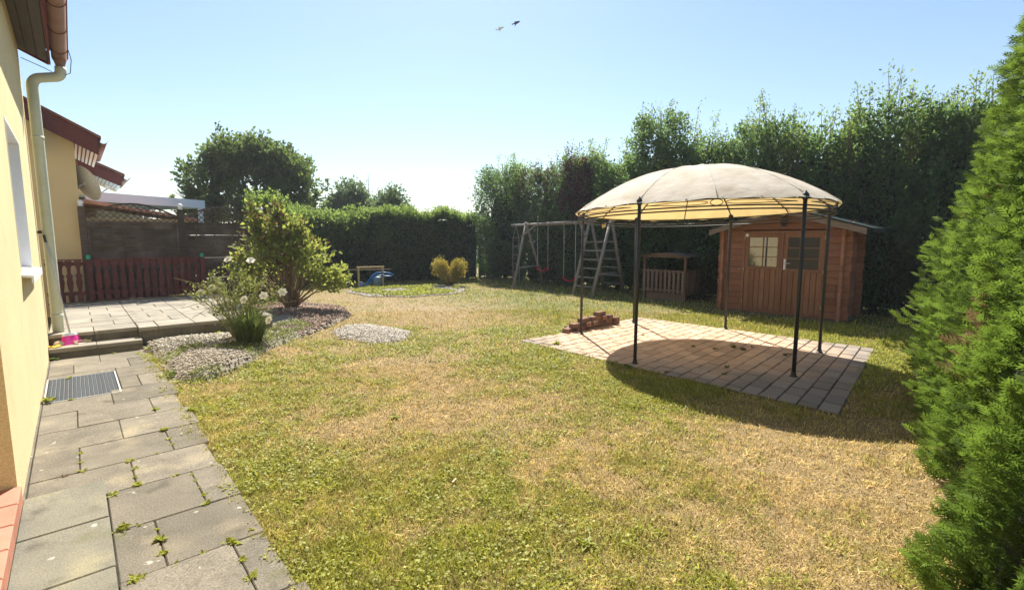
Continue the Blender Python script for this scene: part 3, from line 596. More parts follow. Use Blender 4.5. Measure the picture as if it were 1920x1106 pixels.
def half_gutter(cx, cz, r, y0, y1, t=.004, n=12):
    m = MB(); vs = []; fs = []
    for yy in (y0, y1):
        for rr in (r, r - t):
            for k in range(n + 1):
                a = math.pi + math.pi * k / n; vs.append((cx + rr * math.cos(a), yy, cz + rr * math.sin(a)))
    q = n + 1
    for k in range(n):
        fs += [(k, k + 1, 2 * q + k + 1, 2 * q + k), (q + k + 1, q + k, 3 * q + k, 3 * q + k + 1), (k + 1, k, q + k, q + k + 1), (2 * q + k, 2 * q + k + 1, 3 * q + k + 1, 3 * q + k)]
    fs += [(0, q, 3 * q, 2 * q)[::-1], (n, q + n, 3 * q + n, 2 * q + n)]
    return m.add(vs, fs)
gut = half_gutter(.405, 4.105, .082, -6.4, 4.36).build('gutter', 'brown_metal', house, True)
MB().tube([(.49, -6.4, 4.108), (.49, 4.36, 4.108)], .009, 8).build('gutter_bead', 'fascia', gut)
MB().add([(.405 + .081 * math.cos(math.pi + math.pi * k / 12), 4.357, 4.105 + .081 * math.sin(math.pi + math.pi * k / 12)) for k in range(13)], [tuple(range(13))]).build('end_cap', 'brown_metal', gut)
for yb in (-1.5, -.6, .3, 1.2, 2.1, 3.0, 3.85):
    MB().tube([(.405 + .086 * math.cos(math.pi + math.pi * k / 10), yb, 4.105 + .086 * math.sin(math.pi + math.pi * k / 10)) for k in range(11)], .005, 5).build('gutter_bracket', 'fascia', gut)
MB().lathe([(.045, -.16), (.05, -.10), (.068, -.03), (.075, .0)], (.405, 4.2, 4.06), 14).build('outlet', 'brown_metal', gut, True)
def arc(p0, p1, p2, n=6):
    p0, p1, p2 = map(Vector, (p0, p1, p2)); return [(1 - t) ** 2 * p0 + 2 * t * (1 - t) * p1 + t * t * p2 for t in [k / n for k in range(n + 1)]]
pp = [(.405, 4.2, 3.94)] + arc((.405, 4.2, 3.90), (.405, 4.2, 3.80), (.31, 4.2, 3.79)) + arc((.22, 4.2, 3.765), (.105, 4.2, 3.745), (.105, 4.2, 3.62)) + [(.105, 4.2, 2.5), (.105, 4.2, 1.2), (.105, 4.2, .303)]
dp = MB().tube(pp, .062, 16).build('downpipe', 'pipe', house, True)
for z in (2.95, .52): MB().tube([(.105, 4.2, z), (.105, 4.2, z + .035)], .068, 16).build('pipe_collar', 'pipe', dp, True)
MB().bar((-.005, 4.2, 1.7), (.05, 4.2, 1.7), .03, .04).build('pipe_clip', 'iron', dp)
MB().tube([(.497, 3.9, 4.11), (.52, 3.95, 4.0), (.50, 4.1, 3.86), (.40, 4.22, 3.82), (.25, 4.35, 3.93), (0.02, 4.36, 4.02)], .005, 5).build('cable', 'iron', house)

# ------------------------------------------------------------------ things by the step
mat_ = empty('door_mat', (.3, 1.82, 0), 'metal framed door mat with dark carpet strips sunk in the path', 'door mat')
MB().bb(.015, .612, 1.285, 2.36, 0.0, .009).build('tray', 'bed', mat_)
MB().bb(.015, .028, 1.285, 2.36, .009, .024).bb(.598, .612, 1.285, 2.36, .009, .024).bb(.028, .598, 1.285, 1.297, .009, .024).bb(.028, .598, 2.348, 2.36, .009, .024).build('frame', 'steel', mat_)
ns = 17
st = MB().cham(-.0125, .0125, -.524, .524, -.012, 0, .003).mesh('carpet_strip'); sr = MB().bb(-.0025, .0025, -.524, .524, -.012, .001).mesh('metal_rib')
for k in range(ns):
    x = .034 + .0135 + k * (.563 / ns)
    o = link('carpet_strip', st, 'mat_strip', mat_); o.location = Vector((x, 1.822, .022)); o.matrix_parent_inverse = pinv(mat_)
    if k < ns - 1:
        o = link('metal_rib', sr, 'ribmetal', mat_); o.location = Vector((x + .0166, 1.822, .022)); o.matrix_parent_inverse = pinv(mat_)
br = empty('broom', (.235, 3.93, .158), 'broom with pink bristles standing on the lower step against the downpipe', 'broom')
bm_ = MB()
for i, (z, h, d, ) in enumerate(((.0, .135, .032), (.11, .105, .026), (.125, .10, .025))):
    pass
c0 = Vector((.235, 3.90, .158)); ax = Vector((.86, .50, 0)); nr_ = Vector((-.5, .86, 0))
def brush(z0, z1, w0, w1, d0, d1, n=14):
    vs = []; fs = []
    for (z, wd_, dd) in ((z0, w0, d0), (z1, w1, d1)):
        for k in range(n):
            a = 2 * math.pi * k / n; j = 1 + (.08 if k % 2 else -.05) if z == z0 else 1
            vs.append(c0 + ax * (math.copysign(abs(math.cos(a)) ** .5, math.cos(a)) * wd_ * j) + nr_ * (math.copysign(abs(math.sin(a)) ** .6, math.sin(a)) * dd * j) + Vector((0, 0, z)) + nr_ * (z * .25))
    for k in range(n): fs.append((k, (k + 1) % n, n + (k + 1) % n, n + k))
    fs += [tuple(reversed(range(n))), tuple(range(n, 2 * n))]
    return MB().add(vs, fs)
brush(.002, .125, .125, .082, .05, .028).build('bristles', 'pink', br)
brush(.12, .155, .088, .078, .03, .024).build('brush_head', 'white', br)
MB().tube([c0 + Vector((-.01, .03, .15)), Vector((.075, 4.125, 1.56))], .0115, 8).build('handle', 'steel', br)
MB().tube([Vector((.0745, 4.1255, 1.56)), Vector((.062, 4.14, 1.66))], .014, 8).build('handle_grip', 'iron', br)
yc = MB(); n = 14
vs = [(.06 + (.07 + .018 * math.sin(3 * a)) * math.cos(a), 3.735 + (.05 + .014 * math.cos(5 * a)) * math.sin(a), .16 + .004) for a in [2 * math.pi * k / n for k in range(n)]]
vs2 = [(.06 + .6 * (v[0] - .06), 3.735 + .6 * (v[1] - 3.735), .182 + .010 * math.sin(k * 2.1)) for k, v in enumerate(vs)]
yc.add(vs + vs2 + [(.06, 3.735, .175)], [(k, (k + 1) % n, n + (k + 1) % n, n + k) for k in range(n)] + [(n + k, n + (k + 1) % n, 2 * n) for k in range(n)] + [tuple(reversed(range(n)))])
tag(yc.build('cleaning_cloth', 'yellow_cloth', None, True), 'crumpled yellow cleaning cloth at the wall on the lower step', 'cloth')
m = MB().lathe([(.02, 0), (.055, .008), (.062, .03), (.045, .055), (.012, .066)], (.11, 3.86, .158), 10); tag(m.build('hand_brush', 'cream', None, True), 'small cream scrubbing brush lying left of the pink broom', 'brush')
m = MB().prism([(.30, 3.80, .160), (.44, 3.93, .160), (.39, 3.975, .160), (.26, 3.86, .160)], (0, 0, .004))
m.bar((.30, 3.80, .168), (.26, 3.86, .172), .012, .02).bar((.44, 3.93, .168), (.39, 3.975, .175), .012, .03).bar((.26, 3.862, .18), (.39, 3.977, .18), .012, .04)
tag(m.build('dustpan', 'cream'), 'cream dustpan lying under the pink broom on the step', 'dustpan')

# ------------------------------------------------------------------ neighbour's buildings on the far left
nb = empty('neighbour_house', (-1.5, 9, 0), 'neighbouring yellow house with dark red barge boards behind the fence', 'house')
MB().prism([(-4.5, 8.72, 0), (.52, 8.72, 0), (.52, 8.72, 3.61), (-1.9, 8.72, 4.9), (-4.5, 8.72, 3.6)], (0, 2.6, 0)).build('wall', 'stucco_nb', nb)
MB().prism([(.90, 8.50, 3.71), (.90, 8.50, 3.36), (-2.2, 8.50, 5.05), (-2.2, 8.50, 5.42)], (0, .035, 0)).build('barge_board', 'fascia', nb)
MB().prism([(.96, 8.46, 3.70), (.96, 8.46, 3.75), (-2.2, 8.46, 5.48), (-2.2, 8.46, 5.43)], (0, 3.2, 0)).build('roof', 'rooftile', nb)
for k in range(6):
    f0, f1 = k / 6, (k + 1) / 6; q = lambda f: (.53 + .38 * f, 8.54, 3.62 - .207 * f)
    MB().prism([q(f0 + .03), q(f1 - .03), tuple(Vector(q(f1 - .03)) + Vector((0, 0, .02))), tuple(Vector(q(f0 + .03)) + Vector((0, 0, .02)))], (0, 2.9, 0)).build('soffit_board', 'soffit_white', nb)
MB().prism([(.53, 8.542, 3.65), (.91, 8.542, 3.443), (.91, 8.542, 3.455), (.53, 8.542, 3.662)], (0, 2.88, 0)).build('soffit_backing', 'soffit', nb)
half_gutter(.99, 3.66, .07, 8.42, 11.6).build('gutter', 'brown_metal', nb, True)
MB().bb(-.03, .055, 7.98, 8.0, 3.30, 4.30).bb(-.03, .055, 8.0, 8.5, 3.34, 4.26).build('verge_trim', 'rooftile', nb)
nb2 = empty('neighbour_annex', (.5, 12.4, 0), 'gabled annex with red barge board and white boarded eaves behind the dish', 'building')
MB().bb(-3.5, .86, 11.65, 16, 0, 3.15).build('wall', 'stucco_nb', nb2)
MB().prism([(1.46, 11.95, 3.30), (1.46, 11.95, 3.02), (.60, 11.95, 3.42), (.60, 11.95, 3.72)], (0, .035, 0)).build('barge_board', 'fascia', nb2)
MB().prism([(1.54, 11.9, 3.30), (1.54, 11.9, 3.36), (-.4, 11.9, 4.28), (-.4, 11.9, 4.22)], (0, 3.0, 0)).build('roof', 'rooftile', nb2)
for k in range(8):
    x0 = .87 + k * .075
    zs = lambda x: 3.335 - (x - .87) * .465
    MB().prism([(x0 + .006, 11.99, zs(x0 + .006)), (x0 + .066, 11.99, zs(x0 + .066)), (x0 + .066, 11.99, zs(x0 + .066) + .02), (x0 + .006, 11.99, zs(x0 + .006) + .02)], (0, 2.6, 0)).build('soffit_board', 'soffit_white', nb2)
MB().prism([(.87, 11.992, 3.365), (1.48, 11.992, 3.081), (1.48, 11.992, 3.095), (.87, 11.992, 3.38)], (0, 2.58, 0)).build('soffit_backing', 'soffit', nb2)
half_gutter(1.58, 3.27, .07, 11.87, 14.8).build('gutter', 'brown_metal', nb2, True)
ds = empty('satellite_dish', (.60, 9.2, 2.5), 'grey white satellite dish on the side of the neighbouring house', 'satellite dish')
dn = Vector((.78, .44, .36)).normalized(); du = dn.cross(Vector((0, 0, 1))).normalized(); dv = du.cross(dn); dc = Vector((.63, 9.15, 2.80))
vs = []; fs = []; n = 24
for j, rr in enumerate((0.02, .12, .22, .30, .36)):
    for k in range(n):
        a = 2 * math.pi * k / n; vs.append(dc + (du * math.cos(a) + dv * math.sin(a) * 1.08) * rr + dn * (rr * rr * .5))
for j in range(4):
    for k in range(n): fs.append((j * n + k, j * n + (k + 1) % n, (j + 1) * n + (k + 1) % n, (j + 1) * n + k))
MB().add(vs, fs).build('reflector', 'dish', ds, True)
MB().tube([dc - dv * .33 + dn * .03, dc - dv * .22 + dn * .42], .012, 6).build('feed_arm', 'steel', ds)
MB().box(dc - dv * .20 + dn * .44, (.07, .06, .06)).build('receiver', 'white', ds)
MB().tube([dc - dn * .01, dc - dn * .1 - Vector((0, 0, .02)), (.515, 9.15, 2.68)], .02, 8).build('mount', 'steel', ds)
cp = empty('carport', (2.2, 13, 0), 'white flat roofed carport rising above the woven fence', 'carport')
CA, CB = Vector((.66, 10.55, 0)), Vector((3.36, 11.95, 0)); cdv = (CB - CA).normalized(); cnv = Vector((-cdv.y, cdv.x, 0))
for (p, q) in ((CA, CB), (CA + cnv * 2.6, CB + cnv * 2.6)): MB().bar(p + Vector((0, 0, 2.635)), q + Vector((0, 0, 2.635)), .05, .23).build('fascia', 'white_paint', cp)
MB().bar(CB + cnv * .028 + Vector((0, 0, 2.635)), CB + cnv * 2.572 + Vector((0, 0, 2.635)), .05, .229).build('fascia', 'white_paint', cp)
MB().bar(CA + cnv * 1.3 + cdv * .05 + Vector((0, 0, 2.64)), CB + cnv * 1.3 - cdv * .05 + Vector((0, 0, 2.64)), 2.5, .04).build('roof', 'white_paint', cp)
for p in (CB - cdv * .08 + cnv * .08, CB - cdv * .08 + cnv * 2.5): MB().bb(p.x - .06, p.x + .06, p.y - .06, p.y + .06, 0, 2.518).build('post', 'white_paint', cp)
MB().bar(CA + cnv * 2.5 + Vector((0, 0, 1.25)), CB + cnv * 2.5 - cdv * .2 + Vector((0, 0, 1.25)), .05, 2.5).build('back_wall', 'housewhite', cp)
sr_ = empty('lean_to', (1.2, 10.5, 0), 'low lean-to with salmon tiled roof seen through the fence lattice', 'lean-to')
MB().prism([(.60, 9.5, 2.50), (2.75, 9.5, 2.13), (2.75, 9.5, 2.07), (.60, 9.5, 2.42)], (0, 1.9, 0)).build('roof', 'salmon', sr_)
MB().bb(.62, 2.6, 9.7, 11.2, 0, 2.1).build('wall', 'stucco_nb', sr_)
wh = empty('white_house', (23, 25, 0), 'distant white house with grey roof beyond the clipped hedge', 'house')
MB().bb(20.5, 27, 22.9, 29, 0, 2.75).build('wall', 'housewhite', wh)
MB().prism([(20.2, 22.6, 2.752), (27.4, 22.6, 2.752), (27.4, 22.6, 2.95), (20.2, 22.6, 2.95)], (0, 6.8, 0)).build('roof', 'greymetal', wh)
MB().bb(22.2, 22.9, 23.1, 23.7, 2.95, 3.55).build('chimney', 'greymetal', wh)
for x0 in (21.2, 23.2): 
    wf = MB().bb(x0, x0 + 1.0, 22.86, 22.898, 1.0, 2.2).build('window', 'white', wh); MB().bb(x0 + .08, x0 + .92, 22.85, 22.858, 1.08, 2.12).build('pane', 'glass', wf)
am = empty('antenna_mast', (18.5, 32.4, 0), 'thin antenna mast rising behind the distant trees', 'antenna mast')
MB().tube([(18.5, 32.4, 0), (18.5, 32.4, 6.9)], [.06, .02], 6).build('pole', 'greymetal', am)
for z in (6.0, 6.4): MB().tube([(18.2, 32.6, z), (18.8, 32.2, z)], .012, 5).build('crossbar', 'greymetal', am)

# ------------------------------------------------------------------ fences by the terrace
wf = empty('woven_fence', (2.3, 8.6, 0), 'dark woven panel fence with arched lattice tops and white ball caps', 'fence')
for x in (.53, 2.27, 4.01):
    p = MB().bb(x - .055, x + .055, 8.545, 8.655, 0, 2.29).build('post', 'woven', wf)
    MB().lathe([(.05, 0), (.052, .012), (.03, .022), (.05, .05), (.056, .08), (.045, .115), (.015, .135)], (x, 8.6, 2.292), 12).build('cap', 'white', p, True)
def panel(x0, x1):
    L = x1 - x0
    for zz in (.12, 1.955): MB().bb(x0, x1, 8.565, 8.635, zz, zz + .045).build('rail', 'woven', wf)
    for (a, b) in ((x0, x0 + .045), (x1 - .045, x1)): MB().bb(a, b, 8.567, 8.633, .166, 1.954).build('stile', 'woven', wf)
    xs = [x0 + .045 + (L - .09) * t for t in (.12, .37, .62, .87)]
    for x in xs: MB().bb(x - .012, x + .012, 8.592, 8.608, .166, 1.954).build('upright', 'woven', wf)
    nb_ = 14; h = (1.954 - .166) / nb_
    for k in range(nb_):
        m = MB(); n = 20; z0 = .166 + k * h + .006; z1 = z0 + h * random.choice((1.03, 1.04, 1.03, 1.02, 1.03, .95)); sgn = 1 if k % 2 else -1
        vs = []
        for i in range(n + 1):
            t = i / n; x = x0 + .046 + (L - .092) * t; yo = 8.6 + sgn * .030 * math.cos((t - .12) / .25 * math.pi)
            for (dy, z) in ((-.005, z0), (-.005, z1), (.005, z1), (.005, z0)): vs.append((x, yo + dy, z + .004 * math.sin(7 * t + k)))
        fs = [(i * 4 + j, i * 4 + (j + 1) % 4, i * 4 + 4 + (j + 1) % 4, i * 4 + 4 + j) for i in range(n) for j in range(4)] + [(3, 2, 1, 0), (n * 4, n * 4 + 1, n * 4 + 2, n * 4 + 3)]
        m.add(vs, fs).build('slat', 'woven', wf)
    za = lambda x: 2.10 + .28 * math.sin(math.pi * (x - x0) / L) ** .9 if x0 < x < x1 else 2.10
    n = 24; pts = [(x0 + L * k / n, 8.6, za(x0 + L * k / n)) for k in range(n + 1)]
    ar = MB()
    for a, b in zip(pts[:-1], pts[1:]): ar.bar(a, b, .03, .035)
    ar.build('arch', 'woven', wf)
    sp = .118
    for d in (1, -1):
        k0 = -14
        for k in range(-14, 30):
            xa = x0 + k * sp; seg = []
            for i in range(61):
                t = i / 60 * .42; x, z = xa + d * t, 2.0 + t
                if x0 + .04 < x < x1 - .04 and z < za(x) - .008: seg.append((x, z))
            if len(seg) > 2: MB().bar((seg[0][0], 8.6 + d * .006, seg[0][1]), (seg[-1][0], 8.6 + d * .006, seg[-1][1]), .009, .016, side=(0, 0, 1)).build('lattice_strip', 'woven', wf)
panel(.588, 2.212); panel(2.328, 3.952)
pf = empty('picket_fence', (1.3, 8.15, .3), 'low dark red fence of shaped balusters at the back of the terrace', 'fence')
prof = [(0, .046), (.13, .046), (.19, .056), (.26, .026), (.36, .042), (.48, .052), (.58, .038), (.63, .054), (.70, .026), (.82, .030), (.90, .056), (1, .055)]
pk = MB(); n = len(prof); vs = [(-h, y, z * .84) for y in (-.011, .011) for z, h in prof] + [(h * 1.0, y, z * .84) for y in (-.011, .011) for z, h in prof]
fs = []
for k in range(n - 1):
    a0, a1, b0, b1 = k, n + k, 2 * n + k, 3 * n + k
    fs += [(a0, b0, b0 + 1, a0 + 1), (b1, a1, a1 + 1, b1 + 1), (a1, a0, a0 + 1, a1 + 1), (b0, b1, b1 + 1, b0 + 1)]
fs += [(0, n, 3 * n, 2 * n), (n - 1, 3 * n - 1, 4 * n - 1, 2 * n - 1)]
pkm = pk.add(vs, fs).mesh('picket')
xs = [-.02 + .137 * k for k in range(4)] + [.70 + .1335 * k for k in range(14)]
for x in xs:
    o = link('picket', pkm, 'redwood', pf); o.location = Vector((x, 8.15 + random.uniform(-.003, .003), .335 + random.uniform(-.006, .006))); o.rotation_euler = (0, random.uniform(-.008, .008), 0); o.matrix_parent_inverse = pinv(pf)
for x in (.565, 2.565):
    p = MB().bb(x - .045, x + .045, 8.10, 8.20, .302, 1.19).build('post', 'redwood', pf)
    MB().lathe([(.035, 0), (.045, .012), (.03, .03), (.042, .055), (.036, .08), (.01, .095)], (x, 8.15, 1.192), 10).build('cap', 'green_cap', p, True)
for (x0, x1) in ((-.1, .518), (.612, 2.518)):
    for z in (.47, 1.07): MB().bb(x0, x1, 8.163, 8.20, z, z + .07).build('rail', 'redwood', pf)
    MB().bb(x0, x1, 8.125, 8.19, 1.178, 1.20).build('top_rail', 'redwood', pf)
MB().bb(-.1, 2.6, 8.10, 8.20, .302, .328).build('base_strip', 'slab', pf)
MB().bb(2.612, 3.9, 8.135, 8.165, 1.165, 1.185).build('top_rail', 'steel', pf)

# ------------------------------------------------------------------ garden pavilion
GC = Vector((7.27, -1.51, 0)); PZ = .028
poles = [(6.60, .09), (8.15, .10), (8.84, -1.34), (8.02, -3.04), (6.42, -3.23), (5.57, -1.66)]
pol = sorted([(math.atan2(y - GC.y, x - GC.x) % (2 * math.pi), math.hypot(x - GC.x, y - GC.y)) for x, y in poles])
def rad(t):
    t %= 2 * math.pi
    for k in range(6):
        a0, r0 = pol[k]; a1, r1 = pol[(k + 1) % 6]
        if k == 5: a1 += 2 * math.pi
        tt = t if t >= pol[0][0] else t + 2 * math.pi
        if a0 <= tt <= a1:
            f = (tt - a0) / (a1 - a0); f = f * f * (3 - 2 * f); return r0 + (r1 - r0) * f
    return pol[0][1]
def tz(x, y): return -.03 * ((x - GC.x) * .62 + (y - GC.y) * .78)        # the frame has settled a little towards the back
def rp(t, z, k=1.0, o=0.0):
    x, y = GC.x + (rad(t) * k + o) * math.cos(t), GC.y + (rad(t) * k + o) * math.sin(t)
    return Vector((x, y, z + (tz(x, y) if z > 1 else 0)))
gz = empty('garden_pavilion', (GC.x, GC.y, PZ), 'round pavilion with off-white domed canopy on thin black iron posts', 'pavilion')
for (t, r) in pol:
    b0 = rp(t, PZ); po = MB().tube([b0, rp(t, 1.985)], .022, 10).build('post', 'iron', gz, True)
    MB().lathe([(.045, 0), (.045, .008), (.03, .014), (.026, .05), (.022, .055)], b0, 10).build('foot', 'iron', po)
    MB().lathe([(.024, 0), (.034, .008), (.018, .018), (.036, .036), (.040, .052), (.026, .074), (.008, .094), (.003, .11)], rp(t, 1.983), 10).build('finial', 'iron', po, True)
for z, r in ((2.005, .011), (1.925, .009), (1.885, .009)):
    MB().tube([rp(2 * math.pi * k / 96, z) for k in range(96)], r, 6, closed=True).build('ring', 'iron', gz, True)
for k in range(6):
    a0 = pol[k][0]; a1 = pol[(k + 1) % 6][0] + (2 * math.pi if k == 5 else 0); d = a1 - a0
    def loop(c, hw, pinch):
        pts = []
        for i in range(28):
            u = 2 * math.pi * i / 28; s_ = math.cos(u); v = math.sin(u) * (1 if not pinch else (.5 + .5 * s_ * pinch) ** 1.0)
            pts.append(rp(a0 + d * (c + hw * s_), 1.965 + .034 * v))
        return pts
    for (c, hw, pn) in ((.25, .20, 1), (.5, .035, 0), (.75, .20, -1)):
        MB().tube(loop(c, hw, pn), .0048, 5, closed=True).build('scroll', 'iron', gz, True)
angs = []
for k in range(6):
    a0 = pol[k][0]; a1 = pol[(k + 1) % 6][0] + (2 * math.pi if k == 5 else 0); angs += [a0, (a0 + a1) / 2]
ZE, ZA = 2.018, 2.655
def dome(t, s_):
    x, y = GC.x + (rad(t) + .045) * s_ * math.cos(t), GC.y + (rad(t) + .045) * s_ * math.sin(t)
    return Vector((x, y, ZE + (ZA - ZE) * (1 - s_ ** 2.05) + tz(x, y)))
for k in range(12):
    a0 = angs[k]; a1 = angs[(k + 1) % 12] + (2 * math.pi if k == 11 else 0)
    nu, nv = 8, 12; vs = []; fs = []
    for i in range(nv + 1):
        s_ = .012 + .988 * i / nv
        for j in range(nu + 1):
            f = j / nu; p = dome(a0 + (a1 - a0) * (f * .996 + .002), s_)
            sag = 4 * f * (1 - f); p = p - Vector((0, 0, .035 * sag * s_ * (1.25 - s_))) ; 
            if i == nv: p.z -= .012 + .008 * math.sin(f * math.pi * 4)
            vs.append(p)
    for i in range(nv):
        for j in range(nu): q = i * (nu + 1) + j; fs.append((q, q + nu + 1, q + nu + 2, q + 1))
    MB().add(vs, fs).build('canopy_panel', 'canopy', gz, True)
    rib = [dome(a0, s_) - Vector((0, 0, .022)) for s_ in [.03, .2, .4, .6, .8, .94]] + [rp(a0, 2.0)]
    MB().tube(rib, .009, 6).build('rib', 'iron', gz, True)
    MB().tube([dome(a0, s_) + Vector((0, 0, .002)) for s_ in [.03, .15, .3, .45, .6, .75, .9, .99]], .0045, 5).build('seam', 'canopy', gz, True)
for k in range(30):
    t = 2 * math.pi * k / 30; p = rp(t, 2.008, 1, .02)
    MB().box(p, (.02, .02, .022)).build('clip', 'white', gz)
MB().lathe([(.03, -.03), (.035, 0), (.012, .02), (.004, .04)], (GC.x, GC.y, ZA - .005), 8).build('apex_cap', 'iron', gz)
rg = MB().prism([(7.13, .10, 1.86), (7.17, .13, 1.79), (7.23, .11, 1.81), (7.22, .10, 1.88), (7.18, .08, 1.84)], (.006, .012, 0)); tag(rg.build('rag', 'cream'), 'small cream rag tied to the back ring of the pavilion', 'rag')

# ------------------------------------------------------------------ loose bricks at the patio edge
bk = MB().cham(-.12, .12, -.0575, .0575, 0, .068, .004).mesh('brick')
lay = [(6.56, .34, 0, .3), (6.80, .30, 0, .1), (7.06, .30, 0, 0), (7.31, .31, 0, .05), (7.56, .31, 0, -.05), (7.80, .30, 0, .15), (6.75, .44, 0, 0), (7.1, .45, 0, 0),
       (6.72, .31, 1, .1), (6.95, .31, 1, 1.45), (7.12, .31, 1, 1.6), (7.34, .31, 1, 0), (7.60, .31, 1, .05), (7.77, .31, 1, 1.5),
       (6.93, .31, 2, .12), (7.22, .31, 2, .0), (7.40, .31, 2, 1.55), (7.56, .31, 2, 1.6), (7.38, .31, 3, .1)]
for (x, y, c, rz) in lay:
    o = link('brick', bk, 'brick'); o.location = (x, y, PZ - .002 + c * .0685); o.rotation_euler = (0, 0, rz + random.uniform(-.05, .05))
    tag(o, ('clay brick lying flat on the patio in the bottom course of the loose stack', 'clay brick in the second course of the loose stack at the patio edge', 'clay brick in the third course of the loose stack at the patio edge', 'topmost clay brick crowning the loose stack at the patio edge')[c], 'brick', 'loose bricks stacked at the patio edge')

# ------------------------------------------------------------------ log shed
sh = empty('log_shed', (11.7, -1.3, 0), 'reddish brown log shed with double glazed door and green felt roof', 'shed')
XF = 11.25
def board(x0, x1, y0, y1, z0, z1, axis='y', mat='logwood', name='log', c=.010):
    m = MB()
    if axis == 'y':
        m.prism([(x0, y0, z0 + c), (x0, y0, z1 - c), (x0 + c, y0, z1 - .001), (x1, y0, z1 - .001), (x1, y0, z0 + .001), (x0 + c, y0, z0 + .001)], (0, y1 - y0, 0))
    else:
        m.prism([(x0, y0, z0 + c), (x0, y0 + c, z0 + .001), (x0, y1, z0 + .001), (x0, y1, z1 - .001), (x0, y0 + c, z1 - .001), (x0, y0, z1 - c)], (x1 - x0, 0, 0))
    return m.build(name, mat, sh)
LH = .1345
for k in range(14):
    z0 = .05 + k * LH; z1 = z0 + LH
    jl = random.uniform(-.012, .012); jr = random.uniform(-.012, .012)
    if z0 < 1.72:
        board(XF, XF + .045, -.58, -.035 + jl, z0, z1); board(XF, XF + .045, -2.585 + jr, -2.17, z0, z1)
    else:
        board(XF, XF + .045, -2.585 + jr, -.035 + jl, z0, z1)
    for ys_, nm in ((-.185, 'l'), (-2.475, 'r')):
        board(XF - .11 + random.uniform(-.008, .008), XF - .001, ys_, ys_ + .045, z0 - .02, z1 - .02, 'x', 'logend', 'log_end')
    board(XF + .046, 12.25, -2.475, -2.43, z0 - .02, z1 - .02, 'x'); board(XF + .046, 12.25, -.185, -.14, z0 - .02, z1 - .02, 'x')
    board(12.09, 12.13, -2.60 + jr, -2.476, z0, z1)
for k in range(3):      # gable logs
    z0 = .05 + (14 + k) * LH; z1 = min(z0 + LH, 2.25); yh = 1.30 - (z0 - 1.80) / .285 * 1.0
    yh = max((2.20 - z0) / .285 - .06, .12); yh2 = max((2.20 - z1) / .285 - .06, .05)
    MB().prism([(XF, -1.42 - min(yh, 1.12), z0 + .002), (XF, -1.42 + min(yh, 1.2), z0 + .002), (XF, -1.42 + min(yh2, 1.2), z1), (XF, -1.42 - min(yh2, 1.12), z1)], (.045, 0, 0)).build('gable_log', 'logwood', sh)
MB().bb(12.0, 12.05, -2.42, -.19, .05, 2.0).build('back_wall', 'logwood', sh)
MB().bb(XF - .02, 12.2, -2.5, -.12, 0, .05).build('base', 'slab', sh)
RZ = 2.235; EYL, EYR = .13, -2.97; EZ = 1.775
for (ye, nm) in ((EYL, 'l'), (EYR, 'r')):
    MB().prism([(10.84, -1.42, RZ), (10.84, ye, EZ), (10.84, ye, EZ + .028), (10.84, -1.42, RZ + .03)], (1.50, 0, 0)).build('roof', 'felt', sh)
    d = 1 if ye > -1 else -1
    MB().prism([(10.86, -1.42 + d * .002, RZ - .002), (10.86, ye - d * .10, EZ + .028 - .002), (10.86, ye - d * .10, EZ - .085), (10.86, -1.42 + d * .002, RZ - .115)], (.022, 0, 0)).build('barge_board', 'barge', sh)
    MB().bb(10.9, 12.3, ye - .02 * d - .012, ye - .02 * d + .012, EZ - .05, EZ - .001).build('eave_trim', 'felt', sh)
# door frame and two leaves
DZ0, DZ1 = .06, 1.735
for (y0, y1, z0, z1) in ((-.62, -.575, .05, 1.765), (-2.175, -2.13, .05, 1.765), (-2.13, -.62, 1.735, 1.775), (-2.13, -.62, .05, .095)):
    MB().bb(XF - .028, XF + .03, y0, y1, z0, z1).build('door_frame', 'logwood_v', sh)
def leaf(y0, y1, wy0, wy1, wz0, wz1, pane, tail):
    """y0 is the right-hand (smaller) edge"""
    z0, z1 = .10, 1.73; xf = XF - .014
    d = MB().bb(xf, xf + .03, y0, wy0, wz0 - .06, z1).bb(xf, xf + .03, wy1, y1, wz0 - .06, z1).bb(xf, xf + .03, wy0, wy1, wz1, z1).bb(xf, xf + .03, wy0, wy1, wz0 - .06, wz0).build('door', 'logwood_v', sh)
    n = 7; wl = (y1 - y0) / n
    for k in range(n):
        MB().prism([(xf + .008, y0 + k * wl + .005, z0), (xf + .004, y0 + k * wl + .012, z0), (xf + .004, y0 + (k + 1) * wl - .012, z0), (xf + .008, y0 + (k + 1) * wl - .005, z0), (xf + .022, y0 + (k + 1) * wl - .001, z0), (xf + .022, y0 + k * wl + .001, z0)], (0, 0, wz0 - .062 - z0)).build('door_board', 'logwood_v', d)
    MB().bb(xf + .018, xf + .022, wy0, wy1, wz0, wz1).build('pane', pane, d)
    for t in (1 / 3, 2 / 3): MB().bb(xf + .006, xf + .017, wy0, wy1, wz0 + (wz1 - wz0) * t - .008, wz0 + (wz1 - wz0) * t + .008).build('glazing_bar', 'logwood_v', d)
    MB().bb(xf + .004, xf + .0165, (wy0 + wy1) / 2 - .009, (wy0 + wy1) / 2 + .009, wz0, wz1).build('glazing_bar', 'logwood_v', d)
    MB().bb(xf - .016, xf - .001, y0 + .01, y1 - .01, wz0 - .055, wz0 - .028).build('drip_bar', 'logwood_v', d)
    for z in (.22, .92, 1.60): MB().tube([(xf - .008, tail, z), (xf - .008, tail, z + .07)], .009, 6).build('hinge', 'steel', d)
    return d
d1 = leaf(-1.372, -.623, -1.275, -.70, 1.03, 1.64, 'glass', -.612)
d2 = leaf(-2.127, -1.392, -2.045, -1.475, 1.0, 1.64, 'glass_dull', -2.138)
MB().bb(XF - .045, XF - .0145, -1.395, -1.365, .10, 1.73).build('cover_strip', 'logwood_v', d1)
